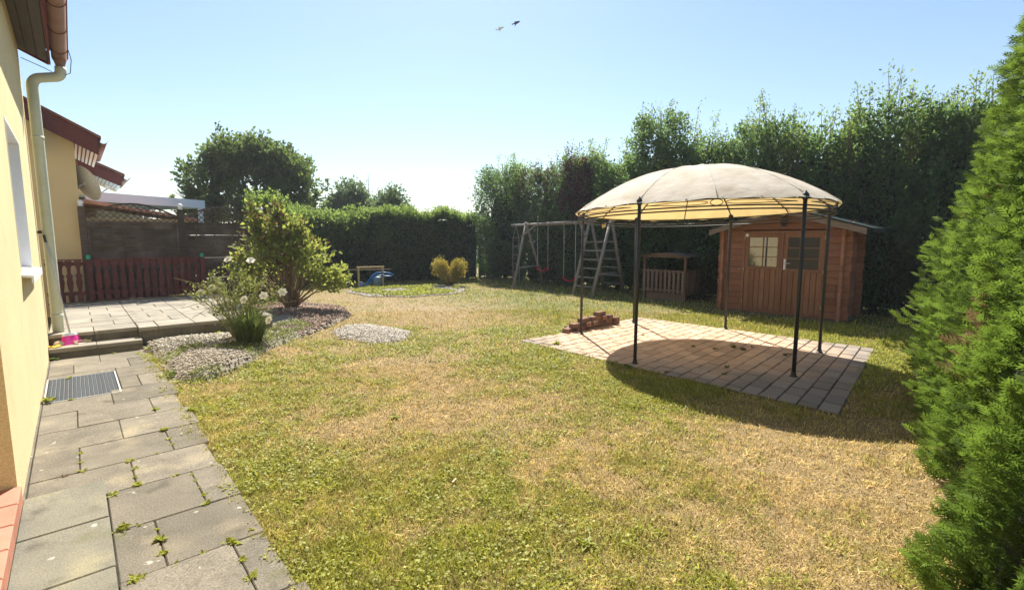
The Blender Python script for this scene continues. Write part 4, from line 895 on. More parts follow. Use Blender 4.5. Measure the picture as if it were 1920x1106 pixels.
hd = MB().bb(XF - .024, XF - .0145, -1.45, -1.41, .98, 1.20).build('handle_plate', 'white', d2)
MB().tube([(XF - .024, -1.43, 1.115), (XF - .065, -1.43, 1.115), (XF - .068, -1.55, 1.113)], .009, 8).build('lever', 'steel', hd)
MB().lathe([(.04, 0), (.04, .01), (.02, .016)], (0, 0, 0), 14)
pl_ = MB(); n = 16; pl_.prism([(XF - .030, -.655 + .036 * math.cos(2 * math.pi * k / n), 1.69 + .036 * math.sin(2 * math.pi * k / n)) for k in range(n)], (.012, 0, 0)); pl_.build('round_plate', 'white', sh)
for y in (-.33, -.53):
    MB().tube([(XF - .004, y + .028, .985), (XF - .03, y + .02, .965), (XF - .04, y, .96), (XF - .03, y - .02, .965), (XF - .004, y - .028, .985)], .007, 6).build('hook', 'steel', sh)
MB().tube([(XF - .006, -2.365, .72), (XF - .035, -2.365, .71), (XF - .04, -2.36, .5), (XF - .03, -2.36, .46), (XF - .004, -2.36, .45)], .007, 6).build('pull_bar', 'barge', sh)
lm = empty('wall_lantern', (11.12, -1.42, 1.9), 'small black wall lantern hanging under the shed gable', 'lantern')
MB().lathe([(.045, 0), (.052, .008), (.03, .018), (.012, .02)], (11.14, -1.40, 1.865), 6).build('lantern_base', 'iron', lm)
MB().lathe([(.044, 0), (.056, .11)], (11.14, -1.40, 1.887), 6).build('lantern_glass', 'glass_dull', lm)
for k in range(6):
    a = k * math.pi / 3; MB().tube([(11.14 + .047 * math.cos(a), -1.40 + .047 * math.sin(a), 1.886), (11.14 + .059 * math.cos(a), -1.40 + .059 * math.sin(a), 1.998)], .005, 5).build('glazing_bar', 'iron', lm)
MB().lathe([(.068, 0), (.06, .012), (.02, .05), (.008, .07)], (11.14, -1.40, 2.0), 6).build('lantern_top', 'iron', lm)
MB().tube([(11.14, -1.40, 2.06), (11.19, -1.40, 2.07), (11.248, -1.40, 2.02)], .01, 6).build('bracket', 'iron', lm)

# ------------------------------------------------------------------ small play house
ph = empty('play_house', (12.6, 1.77, 0), 'small open wooden play house with slatted front and flat pitched roof', 'playhouse')
Y0, Y1, XA, XB = 1.16, 2.36, 12.0, 13.1
for (x, y) in ((XA, Y0), (XA, Y1), (XB, Y0), (XB, Y1)): MB().bb(x - .028, x + .028, y - .028, y + .028, 0, 1.13).build('post', 'poolwood', ph)
MB().bb(XA + .03, XB - .03, Y0 + .03, Y1 - .03, .14, .18).build('floor', 'poolwood', ph)
MB().bb(XA + .035, XA + .075, Y0 + .05, Y1 - .05, .0, .135).build('sill_beam', 'poolwood', ph)
for z in (.235, .74): MB().bb(XA - .052, XA - .029, Y0 - .03, Y1 + .03, z, z + .055).build('rail', 'poolwood', ph)
for k in range(10):
    y = Y0 + .03 + k * (Y1 - Y0 - .06) / 9; MB().bb(XA - .072, XA - .053, y - .036, y + .036, .20 + random.uniform(-.01, .01), .80 + random.uniform(-.008, .008)).build('picket', 'poolwood', ph)
for (yy, s_) in ((Y0, -1), (Y1, 1)):
    for k in range(8):
        x = XA + .10 + k * (XB - XA - .2) / 7; MB().bb(x - .055, x + .055, yy + s_ * .030, yy + s_ * .048, .2, .80).build('side_board', 'poolwood', ph)
for (ye, z) in ((Y0 - .16, 1.115), (Y1 + .16, 1.115)):
    n = 4; ym = (Y0 + Y1) / 2
    for k in range(n):
        f0, f1 = k / n, (k + 1) / n; ya, yb = ym + (ye - ym) * f0, ym + (ye - ym) * f1 * .995; za, zb = 1.20 + (z - 1.20) * f0, 1.20 + (z - 1.20) * f1
        MB().prism([(XA - .16, ya, za + .03), (XA - .16, yb, zb + .03), (XA - .16, yb, zb + .052), (XA - .16, ya, za + .052)], (XB - XA + .32, 0, 0)).build('roof_board', 'poolwood', ph)
MB().prism([(XA - .10, Y0 - .10, 1.13), (XA - .10, Y1 + .10, 1.13), (XA - .10, (Y0 + Y1) / 2, 1.225)], (.02, 0, 0)).build('gable_board', 'poolwood', ph)

# ------------------------------------------------------------------ swing set
ss = empty('swing_set', (11.8, 5.2, 0), 'weathered grey log swing frame with climbing ladder end', 'swing set')
BX, BZ = 11.82, 2.10
MB().tube([(BX, 7.62, BZ - .02), (BX, 3.95, BZ + .02)], .052, 12).build('beam', 'greywood', ss, True)
def log(a, b, r=.05, nm='leg'): return MB().tube([a, Vector(a).lerp(Vector(b), .5), b], [r, r * .97, r * .92], 10).build(nm, 'greywood', ss, True)
log((10.95, 6.60, 0), (BX + .04, 6.95, BZ + .08)); log((12.55, 6.75, 0), (BX - .06, 6.86, BZ + .06))
log((11.02, 4.10, 0), (BX + .03, 4.18, BZ + .10)); log((12.62, 4.18, 0), (BX - .05, 4.08, BZ + .08))
log((11.02, 3.40, 0), (BX + .03, 3.42, BZ + .10)); log((12.60, 3.46, 0), (BX - .05, 3.34, BZ + .08))
log((11.30, 6.74, .66), (12.28, 6.78, .70), .034, 'cross_brace'); log((BX - .22, 6.93, BZ - .42), (BX, 6.45, BZ - .04), .035, 'diagonal_brace'); log((BX - .2, 4.12, BZ - .42), (BX, 4.55, BZ - .04), .035, 'diagonal_brace')
for k in range(6):
    z = .27 + k * .252; f = z / 2.2
    for (xa, s_) in ((11.02, 1), (12.61, -1)):
        xx = xa + (BX - xa) * f; MB().tube([(xx, 4.13, z), (xx, 3.37, z)], .021, 8).build('rung', 'greywood', ss, True)
log((11.28, 3.40, .62), (12.34, 3.42, .62), .03, 'cross_brace')
def swing(yc_, zs, label):
    s_ = empty('swing', (BX, yc_, zs), label, 'swing', 'red swings hanging from the beam')
    ws = .24
    m = MB(); n = 14; vs = []
    for i in range(n + 1):
        t = i / n * 2 - 1; y = yc_ + ws * .98 * t; z = zs + .07 * t * t + (.03 if abs(t) > .9 else 0)
        for (dx, dz) in ((-.075, .012), (-.08, 0), (0, -.012), (.08, 0), (.075, .012), (0, .002)): vs.append((BX + dx * (1 - .35 * t * t), y, z + dz))
    fs = [(i * 6 + j, i * 6 + (j + 1) % 6, i * 6 + 6 + (j + 1) % 6, i * 6 + 6 + j) for i in range(n) for j in range(6)] + [tuple(range(6))[::-1], tuple(n * 6 + k for k in range(6))]
    m.add(vs, fs).build('seat', 'redplastic', s_, True)
    for d in (-1, 1):
        y = yc_ + d * ws
        MB().tube([(BX, y * 1 + 0, zs + .09), (BX + .005, y - d * .004, (zs + BZ) / 2), (BX, y, BZ - .07)], .0095, 6).build('rope', 'rope', s_)
        MB().tube([(BX + .062 * math.cos(a), y, BZ + .062 * math.sin(a)) for a in [2 * math.pi * k / 14 for k in range(14)]], .007, 5, closed=True).build('hanger_ring', 'steel', s_)
        MB().lathe([(.02, -.03), (.03, 0), (.03, .04), (.015, .07)], (BX, y, zs + .07), 8).build('seat_end', 'redplastic', s_, True)
swing(6.12, .57, 'red plastic swing hung high beside the rope ladder end'); swing(4.95, .30, 'red plastic swing hung low beside the climbing ladder')
rl = empty('rope_ladder', (BX, 7.4, 0), 'pale rope ladder hanging from the free end of the swing beam', 'rope ladder')
for d in (-1, 1): MB().tube([(BX, 7.42, BZ - .05), (BX, 7.42 + d * .15, 1.68), (BX, 7.42 + d * .16, .9), (BX + .02, 7.42 + d * .16, .12)], .008, 6).build('rope', 'rope', rl)
for k in range(6): z = 1.66 - k * .30; MB().tube([(BX, 7.23, z), (BX, 7.61, z)], .014, 8).build('rung', 'greywood', rl)

# ------------------------------------------------------------------ hose frame, drum and hose at the hedge
hf = empty('batten_frame', (7.7, 10.1, 0), 'pale timber batten frame standing before the clipped hedge', 'frame')
for (x, y) in ((7.30, 10.2), (8.06, 9.98)): MB().bb(x - .026, x + .026, y - .026, y + .026, 0, .66).build('post', 'newwood', hf)
MB().bar((7.25, 10.215, .685), (8.11, 9.965, .685), .06, .045).build('top_bar', 'newwood', hf)
MB().bb(7.42, 7.46, 11.30, 11.34, 0, .60).build('rear_post', 'newwood', hf); MB().bar((7.40, 11.3, .55), (8.7, 10.6, .55), .035, .035).build('rear_bar', 'newwood', hf)
dr = empty('drum', (7.93, 10.12, 0), 'small blue grey plastic drum under the timber frame', 'drum')
MB().lathe([(.14, 0), (.155, .01), (.155, .30), (.145, .33), (.09, .36)], (7.93, 10.13, 0), 20).build('body', 'drum', dr, True)
MB().lathe([(.16, 0), (.16, .02)], (7.93, 10.13, .30), 20).build('rim', 'drum', dr); MB().lathe([(.05, 0), (.05, .035), (.03, .04)], (7.93, 10.13, .361), 12).build('lid', 'iron', dr)
m = MB().lathe([(.08, 0), (.11, .02), (.11, .13), (.06, .17), (.05, .2)], (7.42, 10.3, 0), 14); tag(m.build('pump', 'drum', None, True), 'small grey pump on the ground left of the drum', 'pump')
hs = MB().tube([(7.46, 10.15, .03), (7.52, 10.12, .10), (7.62, 10.08, .26), (7.72, 10.05, .40), (7.86, 10.02, .48), (8.06, 9.92, .50), (8.28, 9.85, .46), (8.38, 9.84, .40), (8.30, 9.88, .36), (8.10, 9.92, .37), (7.86, 10.0, .40), (7.74, 10.02, .34), (7.64, 10.05, .20), (7.55, 10.08, .05)], .024, 8)
tag(hs.build('hose', 'blue', None, True), 'bright blue hose looped over the drum and timber frame', 'hose')

# ------------------------------------------------------------------ trellis gate at the far corner
tg = empty('trellis_gate', (13.6, 11.3, 0), 'brown trellis and board gate between the clipped hedge and the tall trees', 'gate')
for x in (13.25, 13.95): MB().bb(x - .04, x + .04, 11.25, 11.33, 0, 1.9).build('post', 'woven', tg)
for k in range(8): MB().bar((13.3, 11.29, .1 + k * .15), (13.9, 11.29, .18 + k * .15), .02, .148).build('board', 'woven', tg)
for k in range(6):
    MB().bar((13.28 + k * .10, 11.28, 1.3), (13.38 + k * .10, 11.28, 1.85), .01, .018).build('lattice_strip', 'woven', tg); MB().bar((13.38 + k * .10, 11.30, 1.3), (13.28 + k * .10, 11.30, 1.85), .01, .018).build('lattice_strip', 'woven', tg)

# ------------------------------------------------------------------ vegetation
def shoots(axis_pts, tips, per, spread, L, jit=.5, start=.35):
    """leaves along straight shoots from axis points to tips; returns P, D (leaf positions and directions)"""
    n = len(tips); t = start + (1 - start) * rng.random((n, per)) ** .8
    base = axis_pts[:, None] * (1 - t[..., None]) + tips[:, None] * t[..., None]
    d = unit(tips - axis_pts)
    P = base + rng.normal(size=(n, per, 3)) * spread * (1.15 - .7 * t[..., None])
    D = d[:, None] * .6 + rng.normal(size=(n, per, 3)) * jit + np.array([0, 0, .1])
    return P.reshape(-1, 3), D.reshape(-1, 3)
def tall_tree(x, y, top, hy, hx, label, mat='leaf_tall', mat2='leaf_tall2', nsh=420, per=34, group='tall trees of the boundary row', frac2=.3, leaders=9, lo=.05):
    hy *= 1.12; top *= 1.065 if y > -2 else .97; t = empty('hedge_tree', (x, y, 0), label, 'tree', group)
    m = MB().tube([(x, y, 0), (x + .03, y + .02, top * .3), (x - .02, y, top * .6), (x, y, top * .9)], [.09, .07, .045, .012], 8)
    for k in range(9):
        a = random.uniform(0, 6.28); z = top * random.uniform(.08, .55); rr = random.uniform(.5, .9)
        m.tube([(x, y, z), (x + hx * rr * .5 * math.cos(a), y + hy * rr * .5 * math.sin(a), z + .45), (x + hx * rr * math.cos(a), y + hy * rr * math.sin(a), z + 1.15)], [.035, .022, .008], 6)
    m.build('trunk', 'bark', t, True)
    if lo < 1:
        cs = MB(); pr_ = []
        for i in range(9):
            fz = i / 8; zc = .15 + top * .70 * fz; k_ = (.50 + .12 * math.sin(5 * fz + y)) * math.sqrt(max(1.02 - fz ** 3, .05))
            for j in range(12): a = 2 * math.pi * j / 12; q_ = k_ * (1 + .18 * math.sin(3 * a + 4 * fz + y * 2)); pr_.append((x + .15 + hx * q_ * math.cos(a), y + hy * q_ * math.sin(a), zc))
        cs.add(pr_, [(i * 12 + j, i * 12 + (j + 1) % 12, i * 12 + 12 + (j + 1) % 12, i * 12 + 12 + j) for i in range(8) for j in range(12)] + [tuple(96 + j for j in range(12))]); cs.build('opaque_core', 'core', t, True)  # solid core added to block light through the crown
    nsh = int(nsh * 1.25)
    z = lo + (top * .89 - lo) * rng.random(nsh) ** .85; f = z / top
    prof = np.clip(np.minimum(1, .72 + f * 1.0) * np.sqrt(np.clip(1.02 - f ** 4.0, 0, 1)), .12, 1)
    a = rng.uniform(0, 2 * np.pi, nsh); lump = .72 + .5 * vnoise(a * 2.0 + y * 3, z * 1.1, .9, int(abs(y) * 10) + 60)
    rr = prof * lump * np.sqrt(rng.uniform(.25, 1, nsh))
    tips = np.stack([x + hx * rr * np.cos(a), y + hy * rr * np.sin(a), z], 1)
    ax = np.stack([x + (tips[:, 0] - x) * .35, y + (tips[:, 1] - y) * .35, np.maximum(z - rng.uniform(.35, 1.1, nsh), .02)], 1)
    P, D = shoots(ax, tips, per, .13, .08)
    # feathery leaders above the crown
    nl = leaders * 3; lx = x + hx * .62 * rng.uniform(-1, 1, nl); ly = y + hy * .72 * rng.uniform(-1, 1, nl); off = np.abs(ly - y) / hy
    lt = np.stack([lx + rng.normal(0, .12, nl), ly + rng.normal(0, .14, nl), top * (1.04 - .18 * off - .17 * rng.uniform(0, 1, nl))], 1); lb = np.stack([lx, ly, lt[:, 2] - rng.uniform(.6, 1.6, nl)], 1)
    P2, D2 = shoots(lb, lt, 60, .11, .07, start=.0)
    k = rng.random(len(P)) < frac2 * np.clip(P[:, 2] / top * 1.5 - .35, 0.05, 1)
    n1 = int((~k).sum())
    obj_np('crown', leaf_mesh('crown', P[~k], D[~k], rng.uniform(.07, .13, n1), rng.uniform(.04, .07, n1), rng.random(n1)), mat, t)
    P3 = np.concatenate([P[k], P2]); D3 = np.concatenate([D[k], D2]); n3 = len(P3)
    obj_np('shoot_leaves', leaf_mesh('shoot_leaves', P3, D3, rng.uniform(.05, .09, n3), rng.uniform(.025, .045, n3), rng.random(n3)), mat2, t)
    tw = MB()
    for i in range(nl): tw.tube([lb[i], lt[i]], [.010, .003], 4, cap=False)
    tw.build('leader_twigs', 'bark', t)
    return t
HX = 13.35
tall_tree(HX, 9.75, 4.75, 1.75, 1.15, 'broad tall tree ending the boundary row beside the clipped hedge', mat2='leaf_light', nsh=560)
tall_tree(HX, 7.35, 4.35, 1.25, 1.1, 'green tree with reddish tips right behind the left swing', mat2='leaf_purple', nsh=400, frac2=.55)
tall_tree(HX, 5.75, 4.7, 1.15, 1.1, 'green tree with a rounded top standing behind the right swing', mat='leaf_tall', mat2='leaf_tall2', nsh=360)
pt = tall_tree(HX - .35, 5.65, 4.45, .62, .6, 'purple crown growing out of the boundary row behind the right swing', mat='leaf_purple', mat2='leaf_purple', nsh=200, lo=2.5, leaders=5)
bpy.data.objects[pt.name]['label'] = 'slim purple leaved plum tree standing out of the green boundary row'
tall_tree(HX, 4.2, 4.3, 1.15, 1.1, 'green tree behind the climbing ladder of the swing set', nsh=380)
tall_tree(HX, 2.85, 5.55, 1.05, 1.1, 'pointed tree with a thin leader towering behind the play house', nsh=420, leaders=6)
tall_tree(HX, 1.35, 4.5, 1.15, 1.15, 'bushy green tree between the play house and the shed', nsh=420)
tall_tree(HX, -.15, 4.75, 1.15, 1.15, 'green tree behind the left corner of the shed', nsh=440)
tall_tree(HX, -1.5, 4.3, 1.05, 1.1, 'lower green tree straight behind the shed door', nsh=400)
tall_tree(HX, -2.55, 5.15, 1.0, 1.15, 'tallest dark tree behind the right corner of the shed', nsh=440)
tall_tree(HX, -3.75, 4.85, .85, 1.1, 'dark tree in the boundary row beside the conifer hedge', nsh=440)
tall_tree(HX - .1, -4.95, 3.7, .9, 1.1, 'last dark tree of the boundary row, half hidden by the conifers', nsh=300)

def crown_tree(x, y, lobes, trunk_h, label, mat, nsh, per, ls, name='tree', tr=.2, spread=.25, holes=.0):
    """round tree: lobes = (cx, cy, cz, rx, ry, rz)"""
    t = empty(name, (x, y, 0), label, 'tree')
    m = MB().tube([(x, y, 0), (x + .05, y, trunk_h * .6), (x, y + .04, trunk_h * 1.25)], [tr, tr * .8, tr * .55], 10)
    P, D = [], []
    for (cx, cy, cz, rx, ry, rz) in lobes:
        m.tube([(x, y, trunk_h), ((x + cx) / 2, (y + cy) / 2, (trunk_h + cz) / 2 + .2), (cx, cy, cz + rz * .4)], [tr * .45, tr * .3, tr * .08], 7)
        for k in range(5):
            a = random.uniform(0, 6.28); e_ = random.uniform(-.2, 1.0)
            m.tube([(cx, cy, cz - rz * .2), (cx + rx * .5 * math.cos(a), cy + ry * .5 * math.sin(a), cz + rz * .3 * e_), (cx + rx * .95 * math.cos(a), cy + ry * .95 * math.sin(a), cz + rz * .75 * e_)], [tr * .18, tr * .1, .01], 5)
        v = unit(rng.normal(size=(nsh, 3))); rr = rng.uniform(.45, 1, nsh) ** .6; nz = .78 + .45 * vnoise(np.arctan2(v[:, 1], v[:, 0]) * 2 + cx, v[:, 2] * 2.2, .7, int(cx * 7 + cz * 3) % 90)
        tip = np.array([cx, cy, cz]) + v * np.array([rx, ry, rz]) * (rr * nz)[:, None]
        ax = np.array([cx, cy, cz - rz * .25]) + (tip - np.array([cx, cy, cz])) * .5
        p, d = shoots(ax, tip, per, spread, ls, start=.1); P.append(p); D.append(d)
    P = np.concatenate(P); D = np.concatenate(D); n = len(P)
    m.build('trunk', 'bark', t, True)
    obj_np('crown', leaf_mesh('crown', P, D, rng.uniform(.8, 1.3, n) * ls, rng.uniform(.45, .75, n) * ls, rng.random(n)), mat, t)
    return t
crown_tree(6.0, 16.7, [(6.0, 16.7, 4.1, 1.5, 1.5, 1.9), (4.7, 17.9, 3.9, 1.25, 1.2, 1.55), (7.2, 15.6, 3.8, 1.25, 1.25, 1.5), (5.4, 17.2, 4.95, 1.25, 1.25, 1.1), (6.7, 16.1, 4.5, 1.1, 1.1, 1.0), (6.05, 16.6, 4.95, 1.0, 1.0, .85), (6.2, 16.2, 2.7, 1.7, 1.7, .9), (4.4, 18.1, 2.9, 1.0, 1.0, .8)], 1.9, 'large rounded dark tree behind the woven fence and carport', 'leaf_round', 125, 28, .15, 'round_tree', .22, .13)
crown_tree(12.2, 21.9, [(12.3, 21.9, 4.0, 1.0, 1.0, 1.2), (11.7, 22.4, 3.3, .9, .9, .9), (12.8, 21.3, 3.4, .9, .9, 1.0)], 1.6, 'small distant tree right of the large rounded tree', 'leaf_far', 130, 14, .19, 'distant_tree', .15, .22)
crown_tree(13.6, 19.2, [(13.5, 19.3, 3.6, .85, .85, 1.0), (14.0, 18.9, 2.8, .8, .8, .8), (13.1, 19.7, 2.8, .7, .7, .8)], 1.4, 'smaller distant tree with rounded top above the clipped hedge', 'leaf_far', 130, 14, .17, 'distant_tree', .14, .2)

# clipped hedge across the end of the garden
hd_ = empty('clipped_hedge', (9.5, 11.6, 0), 'dark clipped hedge with sunlit ragged top across the garden end', 'hedge')
HP = [(4.35, 9.3), (4.9, 10.9), (5.9, 12.6), (7.7, 13.0), (9.9, 11.75), (12.75, 11.15)]
def hedge_pt(u):
    L = np.array([math.dist(HP[i], HP[i + 1]) for i in range(len(HP) - 1)]); c = np.concatenate([[0], np.cumsum(L)]); s_ = u * c[-1]
    i = np.clip(np.searchsorted(c, s_, side='right') - 1, 0, len(L) - 1); f = (s_ - c[i]) / L[i]; A = np.array(HP); p = A[i] * (1 - f[:, None]) + A[i + 1] * f[:, None]; d = unit(A[i + 1] - A[i]); return p, d, s_
core = MB(); us = np.linspace(0, 1, 60); p, d, s_ = hedge_pt(us); nrm = np.stack([d[:, 1], -d[:, 0]], 1)
vs = []
for i in range(60):
    h = float(1.97 + .42 * vnoise(s_[i], 0.0, .9, 71))
    for (o, z) in ((-.36, .05), (-.40, h * .6), (-.30, h), (.30, h), (.40, h * .6), (.36, .05)): vs.append((p[i, 0] + nrm[i, 0] * o, p[i, 1] + nrm[i, 1] * o, z))
fs = [(i * 6 + j, i * 6 + j + 1, i * 6 + 7 + j, i * 6 + 6 + j) for i in range(59) for j in range(5)]
core.add(vs, fs).build('opaque_core', 'core', hd_)  # solid core added to stop light passing through the hedge
n = 46000; u = rng.random(n); p, d, s_ = hedge_pt(u); nrm = np.stack([d[:, 1], -d[:, 0]], 1)
top = 1.98 +   .42 * vnoise(s_, s_ * 0, .9, 71) + .18 * vnoise(s_, s_ * 0, .3, 72)
q = rng.random(n); face = q < .66
o = np.where(face, np.where(rng.random(n) < .85, .47, -.47) + rng.normal(0, .05, n) + .10 * (vnoise(s_, q * 6, .5, 73) - .5), rng.uniform(-.48, .48, n)); z = np.where(face, rng.random(n) ** .9 * top, top + np.abs(rng.normal(0, .10, n)) - .06)
P = np.stack([p[:, 0] + nrm[:, 0] * o, p[:, 1] + nrm[:, 1] * o, z], 1)
D = np.stack([nrm[:, 0] * np.sign(o) * .5, nrm[:, 1] * np.sign(o) * .5, np.where(face, .15, .9)], 1) + rng.normal(size=(n, 3)) * .6
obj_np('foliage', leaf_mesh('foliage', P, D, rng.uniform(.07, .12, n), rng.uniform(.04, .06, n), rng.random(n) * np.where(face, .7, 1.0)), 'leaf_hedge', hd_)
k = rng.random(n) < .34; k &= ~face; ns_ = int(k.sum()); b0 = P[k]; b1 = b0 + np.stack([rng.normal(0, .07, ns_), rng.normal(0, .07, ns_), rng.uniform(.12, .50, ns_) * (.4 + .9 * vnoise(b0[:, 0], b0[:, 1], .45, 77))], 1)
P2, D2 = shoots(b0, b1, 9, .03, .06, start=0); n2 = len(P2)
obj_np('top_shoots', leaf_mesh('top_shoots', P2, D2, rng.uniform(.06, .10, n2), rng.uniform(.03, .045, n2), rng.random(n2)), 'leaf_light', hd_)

def bush(name, label, cat, x, y, lobes, mat, nsh, per, ls, spread, z0=.05, stems=9, stemmat='stem', tipmat=None, tipfrac=.0, start=.2, group=None, w=.5, sr=.014):
    t = empty(name, (x, y, z0), label, cat, group); m = MB(); P, D = [], []
    for (cx, cy, cz, rx, ry, rz) in lobes:
        v = unit(rng.normal(size=(nsh, 3)) + np.array([0, 0, .35])); rr = rng.uniform(.4, 1.05, nsh) ** .7
        tip = np.array([cx, cy, cz]) + v * np.array([rx, ry, rz]) * rr[:, None]; ax = np.array([x, y, z0 + .3]) * .5 + (tip * .35 + np.array([cx, cy, cz]) * .65) * .5 + (tip - np.array([cx, cy, cz])) * .2
        p, d = shoots(ax, tip, per, spread, ls, start=start); P.append(p); D.append(d)
        for k in range(stems):
            i = random.randrange(nsh); b = Vector((x + random.uniform(-.1, .1), y + random.uniform(-.1, .1), z0)); e_ = Vector(tip[i]); md = b.lerp(e_, .5) + Vector((random.uniform(-.06, .06), random.uniform(-.06, .06), .08))
            m.tube([b, md, e_], [sr, sr * .65, sr * .25], 5, cap=False)
    m.build('stems', stemmat, t, True); P = np.concatenate(P); D = np.concatenate(D); n = len(P); tint = rng.random(n)
    k = rng.random(n) < tipfrac * np.clip((P[:, 2] - P[:, 2].min()) / np.ptp(P[:, 2]) * 1.8 - .5, 0, 1) if tipmat else np.zeros(n, bool)
    n1 = int((~k).sum()); obj_np('foliage', leaf_mesh('foliage', P[~k], D[~k], rng.uniform(.7, 1.3, n1) * ls, rng.uniform(.7, 1.3, n1) * ls * w, tint[~k]), mat, t)
    if k.any(): n2 = int(k.sum()); obj_np('young_leaves', leaf_mesh('young_leaves', P[k], D[k], rng.uniform(.6, 1.1, n2) * ls, rng.uniform(.6, 1.1, n2) * ls * w, tint[k]), tipmat, t)
    return t
# light green shrub growing over the hedge
bush('arching_shrub', 'fresh light green shrub arching over the clipped hedge', 'shrub', 8.4, 12.6, [(8.3, 12.4, 2.25, 1.15, .8, .70), (7.3, 12.7, 2.15, .9, .7, .6), (9.3, 11.9, 1.95, .7, .6, .5), (6.4, 12.6, 2.0, .7, .6, .45)], 'leaf_light', 190, 16, .11, .10, 0, 8)
bush('golden_shrub', 'rounded golden yellow shrub in front of the clipped hedge', 'shrub', 9.95, 8.75, [(9.67, 8.98, .66, .34, .34, .36), (10.20, 8.52, .64, .32, .32, .38), (9.95, 8.75, .36, .42, .42, .30)], 'leaf_gold', 170, 14, .05, .035, 0, 8, w=.45)
# the leafy bush in the bark bed
bush('leafy_bush', 'tall leafy bush with reddish tips rising from the bark chips', 'shrub', 3.83, 5.95, [(3.75, 5.9, 1.55, .62, .62, .62), (3.25, 6.3, 1.45, .5, .5, .6), (4.25, 5.5, 1.25, .5, .5, .5), (3.5, 6.0, 1.95, .32, .36, .30), (4.55, 5.1, .80, .40, .40, .26), (3.22, 6.30, 2.12, .13, .13, .36), (3.62, 5.95, 2.18, .10, .10, .26), (3.95, 5.75, 1.85, .3, .3, .3), (2.95, 6.5, 1.1, .26, .26, .36)], 'leaf_bush', 46, 11, .105, .08, .12, 7, tipmat='leaf_bushtip', tipfrac=.28, w=.6, sr=.016)
# roses: wiry canes, few leaves, cream blooms
rb = bush('rose_bush', 'wiry rose bush with cream white blooms beside the gravel mound', 'shrub', 2.15, 3.1, [(2.1, 3.1, .98, .42, .42, .32), (1.85, 3.35, .78, .42, .42, .32), (2.42, 2.85, .80, .36, .36, .35), (2.1, 3.05, .55, .4, .4, .3)], 'leaf_rose', 52, 7, .045, .045, .08, 15, 'stem_green', start=.35, w=.6, sr=.007)
cn = MB()
for k in range(16):
    a = random.uniform(0, 6.28); r0 = random.uniform(.45, .95); b = Vector((2.15, 3.1, .1)); e_ = b + Vector((r0 * math.cos(a), r0 * math.sin(a), random.uniform(.45, 1.0))); cn.tube([b, b.lerp(e_, .5) + Vector((0, 0, .22)), e_], [.006, .005, .003], 4, cap=False)
for (ex, ey, ez) in ((1.45, 3.75, 1.02), (1.35, 3.6, .78), (1.5, 3.7, .55), (1.6, 3.5, .42)): cn.tube([(2.1, 3.1, .3), ((2.1 + ex) / 2, (3.1 + ey) / 2, .4 + ez * .5), (ex, ey, ez)], [.007, .005, .003], 4, cap=False)
cn.build('canes', 'stem_green', rb)
fw_ = _fw
def bloom(c, r):
    m = MB(); up = (-_fw + Vector((random.uniform(-.4, .4), random.uniform(-.4, .4), random.uniform(.3, 1.0)))).normalized(); ux = up.orthogonal().normalized(); uy = up.cross(ux)
    for ring, (n, tilt, s_) in enumerate(((6, .15, 1.0), (6, .55, .85), (5, .95, .62), (4, 1.25, .42))):
        for k in range(n):
            a = 2 * math.pi * (k + .5 * ring) / n; d = ux * math.cos(a) + uy * math.sin(a); sd = up.cross(d); L = r * s_
            tip = d * math.cos(tilt) * L + up * math.sin(tilt) * L; b = Vector(c)
            m.add([b, b + tip * .55 + sd * L * .42 + up * .004, b + tip + sd * L * .2, b + tip - sd * L * .2, b + tip * .55 - sd * L * .42 + up * .004], [(0, 1, 2, 3, 4)])
    m.build('bloom', 'rose', rb)
for (px_, py_, dep) in ((428, 487, .0), (398, 540, .3), (458, 562, -.2), (495, 555, -.3), (377, 549, .35), (470, 489, .1), (530, 548, -.35), (505, 600, -.4)):
    d = _rt * ((px_ - 960) / 910) - _up * ((py_ - 553) / 910) + _fw; k = 7.0 + dep; bloom((CAM[0] + d.x * k, CAM[1] + d.y * k, CAM[2] + d.z * k), .062)
gc = empty('grass_clump', (2.2, 2.72, .05), 'upright green grass clump at the foot of the rose bush', 'grass clump'); n = 900
a = rng.uniform(0, 6.283, n); r0 = rng.uniform(0, .16, n); b0 = np.stack([2.2 + r0 * np.cos(a), 2.74 + r0 * np.sin(a), np.full(n, .05)], 1); L = rng.uniform(.22, .66, n); ln = rng.uniform(.05, .85, n)
mid = b0 + np.stack([np.cos(a) * np.sin(ln * .5), np.sin(a) * np.sin(ln * .5), np.cos(ln * .5)], 1) * (L * .6)[:, None]; tp = mid + np.stack([np.cos(a) * np.sin(ln * 1.7), np.sin(a) * np.sin(ln * 1.7), np.cos(ln * 1.7)], 1) * (L * .4)[:, None]
sd = np.stack([-np.sin(a), np.cos(a), np.zeros(n)], 1) * .006
V = np.stack([b0 - sd, b0 + sd, mid + sd, mid - sd, tp], 1).reshape(-1, 3); i5 = np.arange(n)[:, None] * 5
F = np.concatenate([i5 + np.array([[0, 1, 2]]), i5 + np.array([[0, 2, 3]]), i5 + np.array([[3, 2, 4]])], 0)
obj_np('blades', np_mesh('blades', V, F, {'tint': np.repeat(rng.random(n), 5)}), 'leaf_reed', gc)

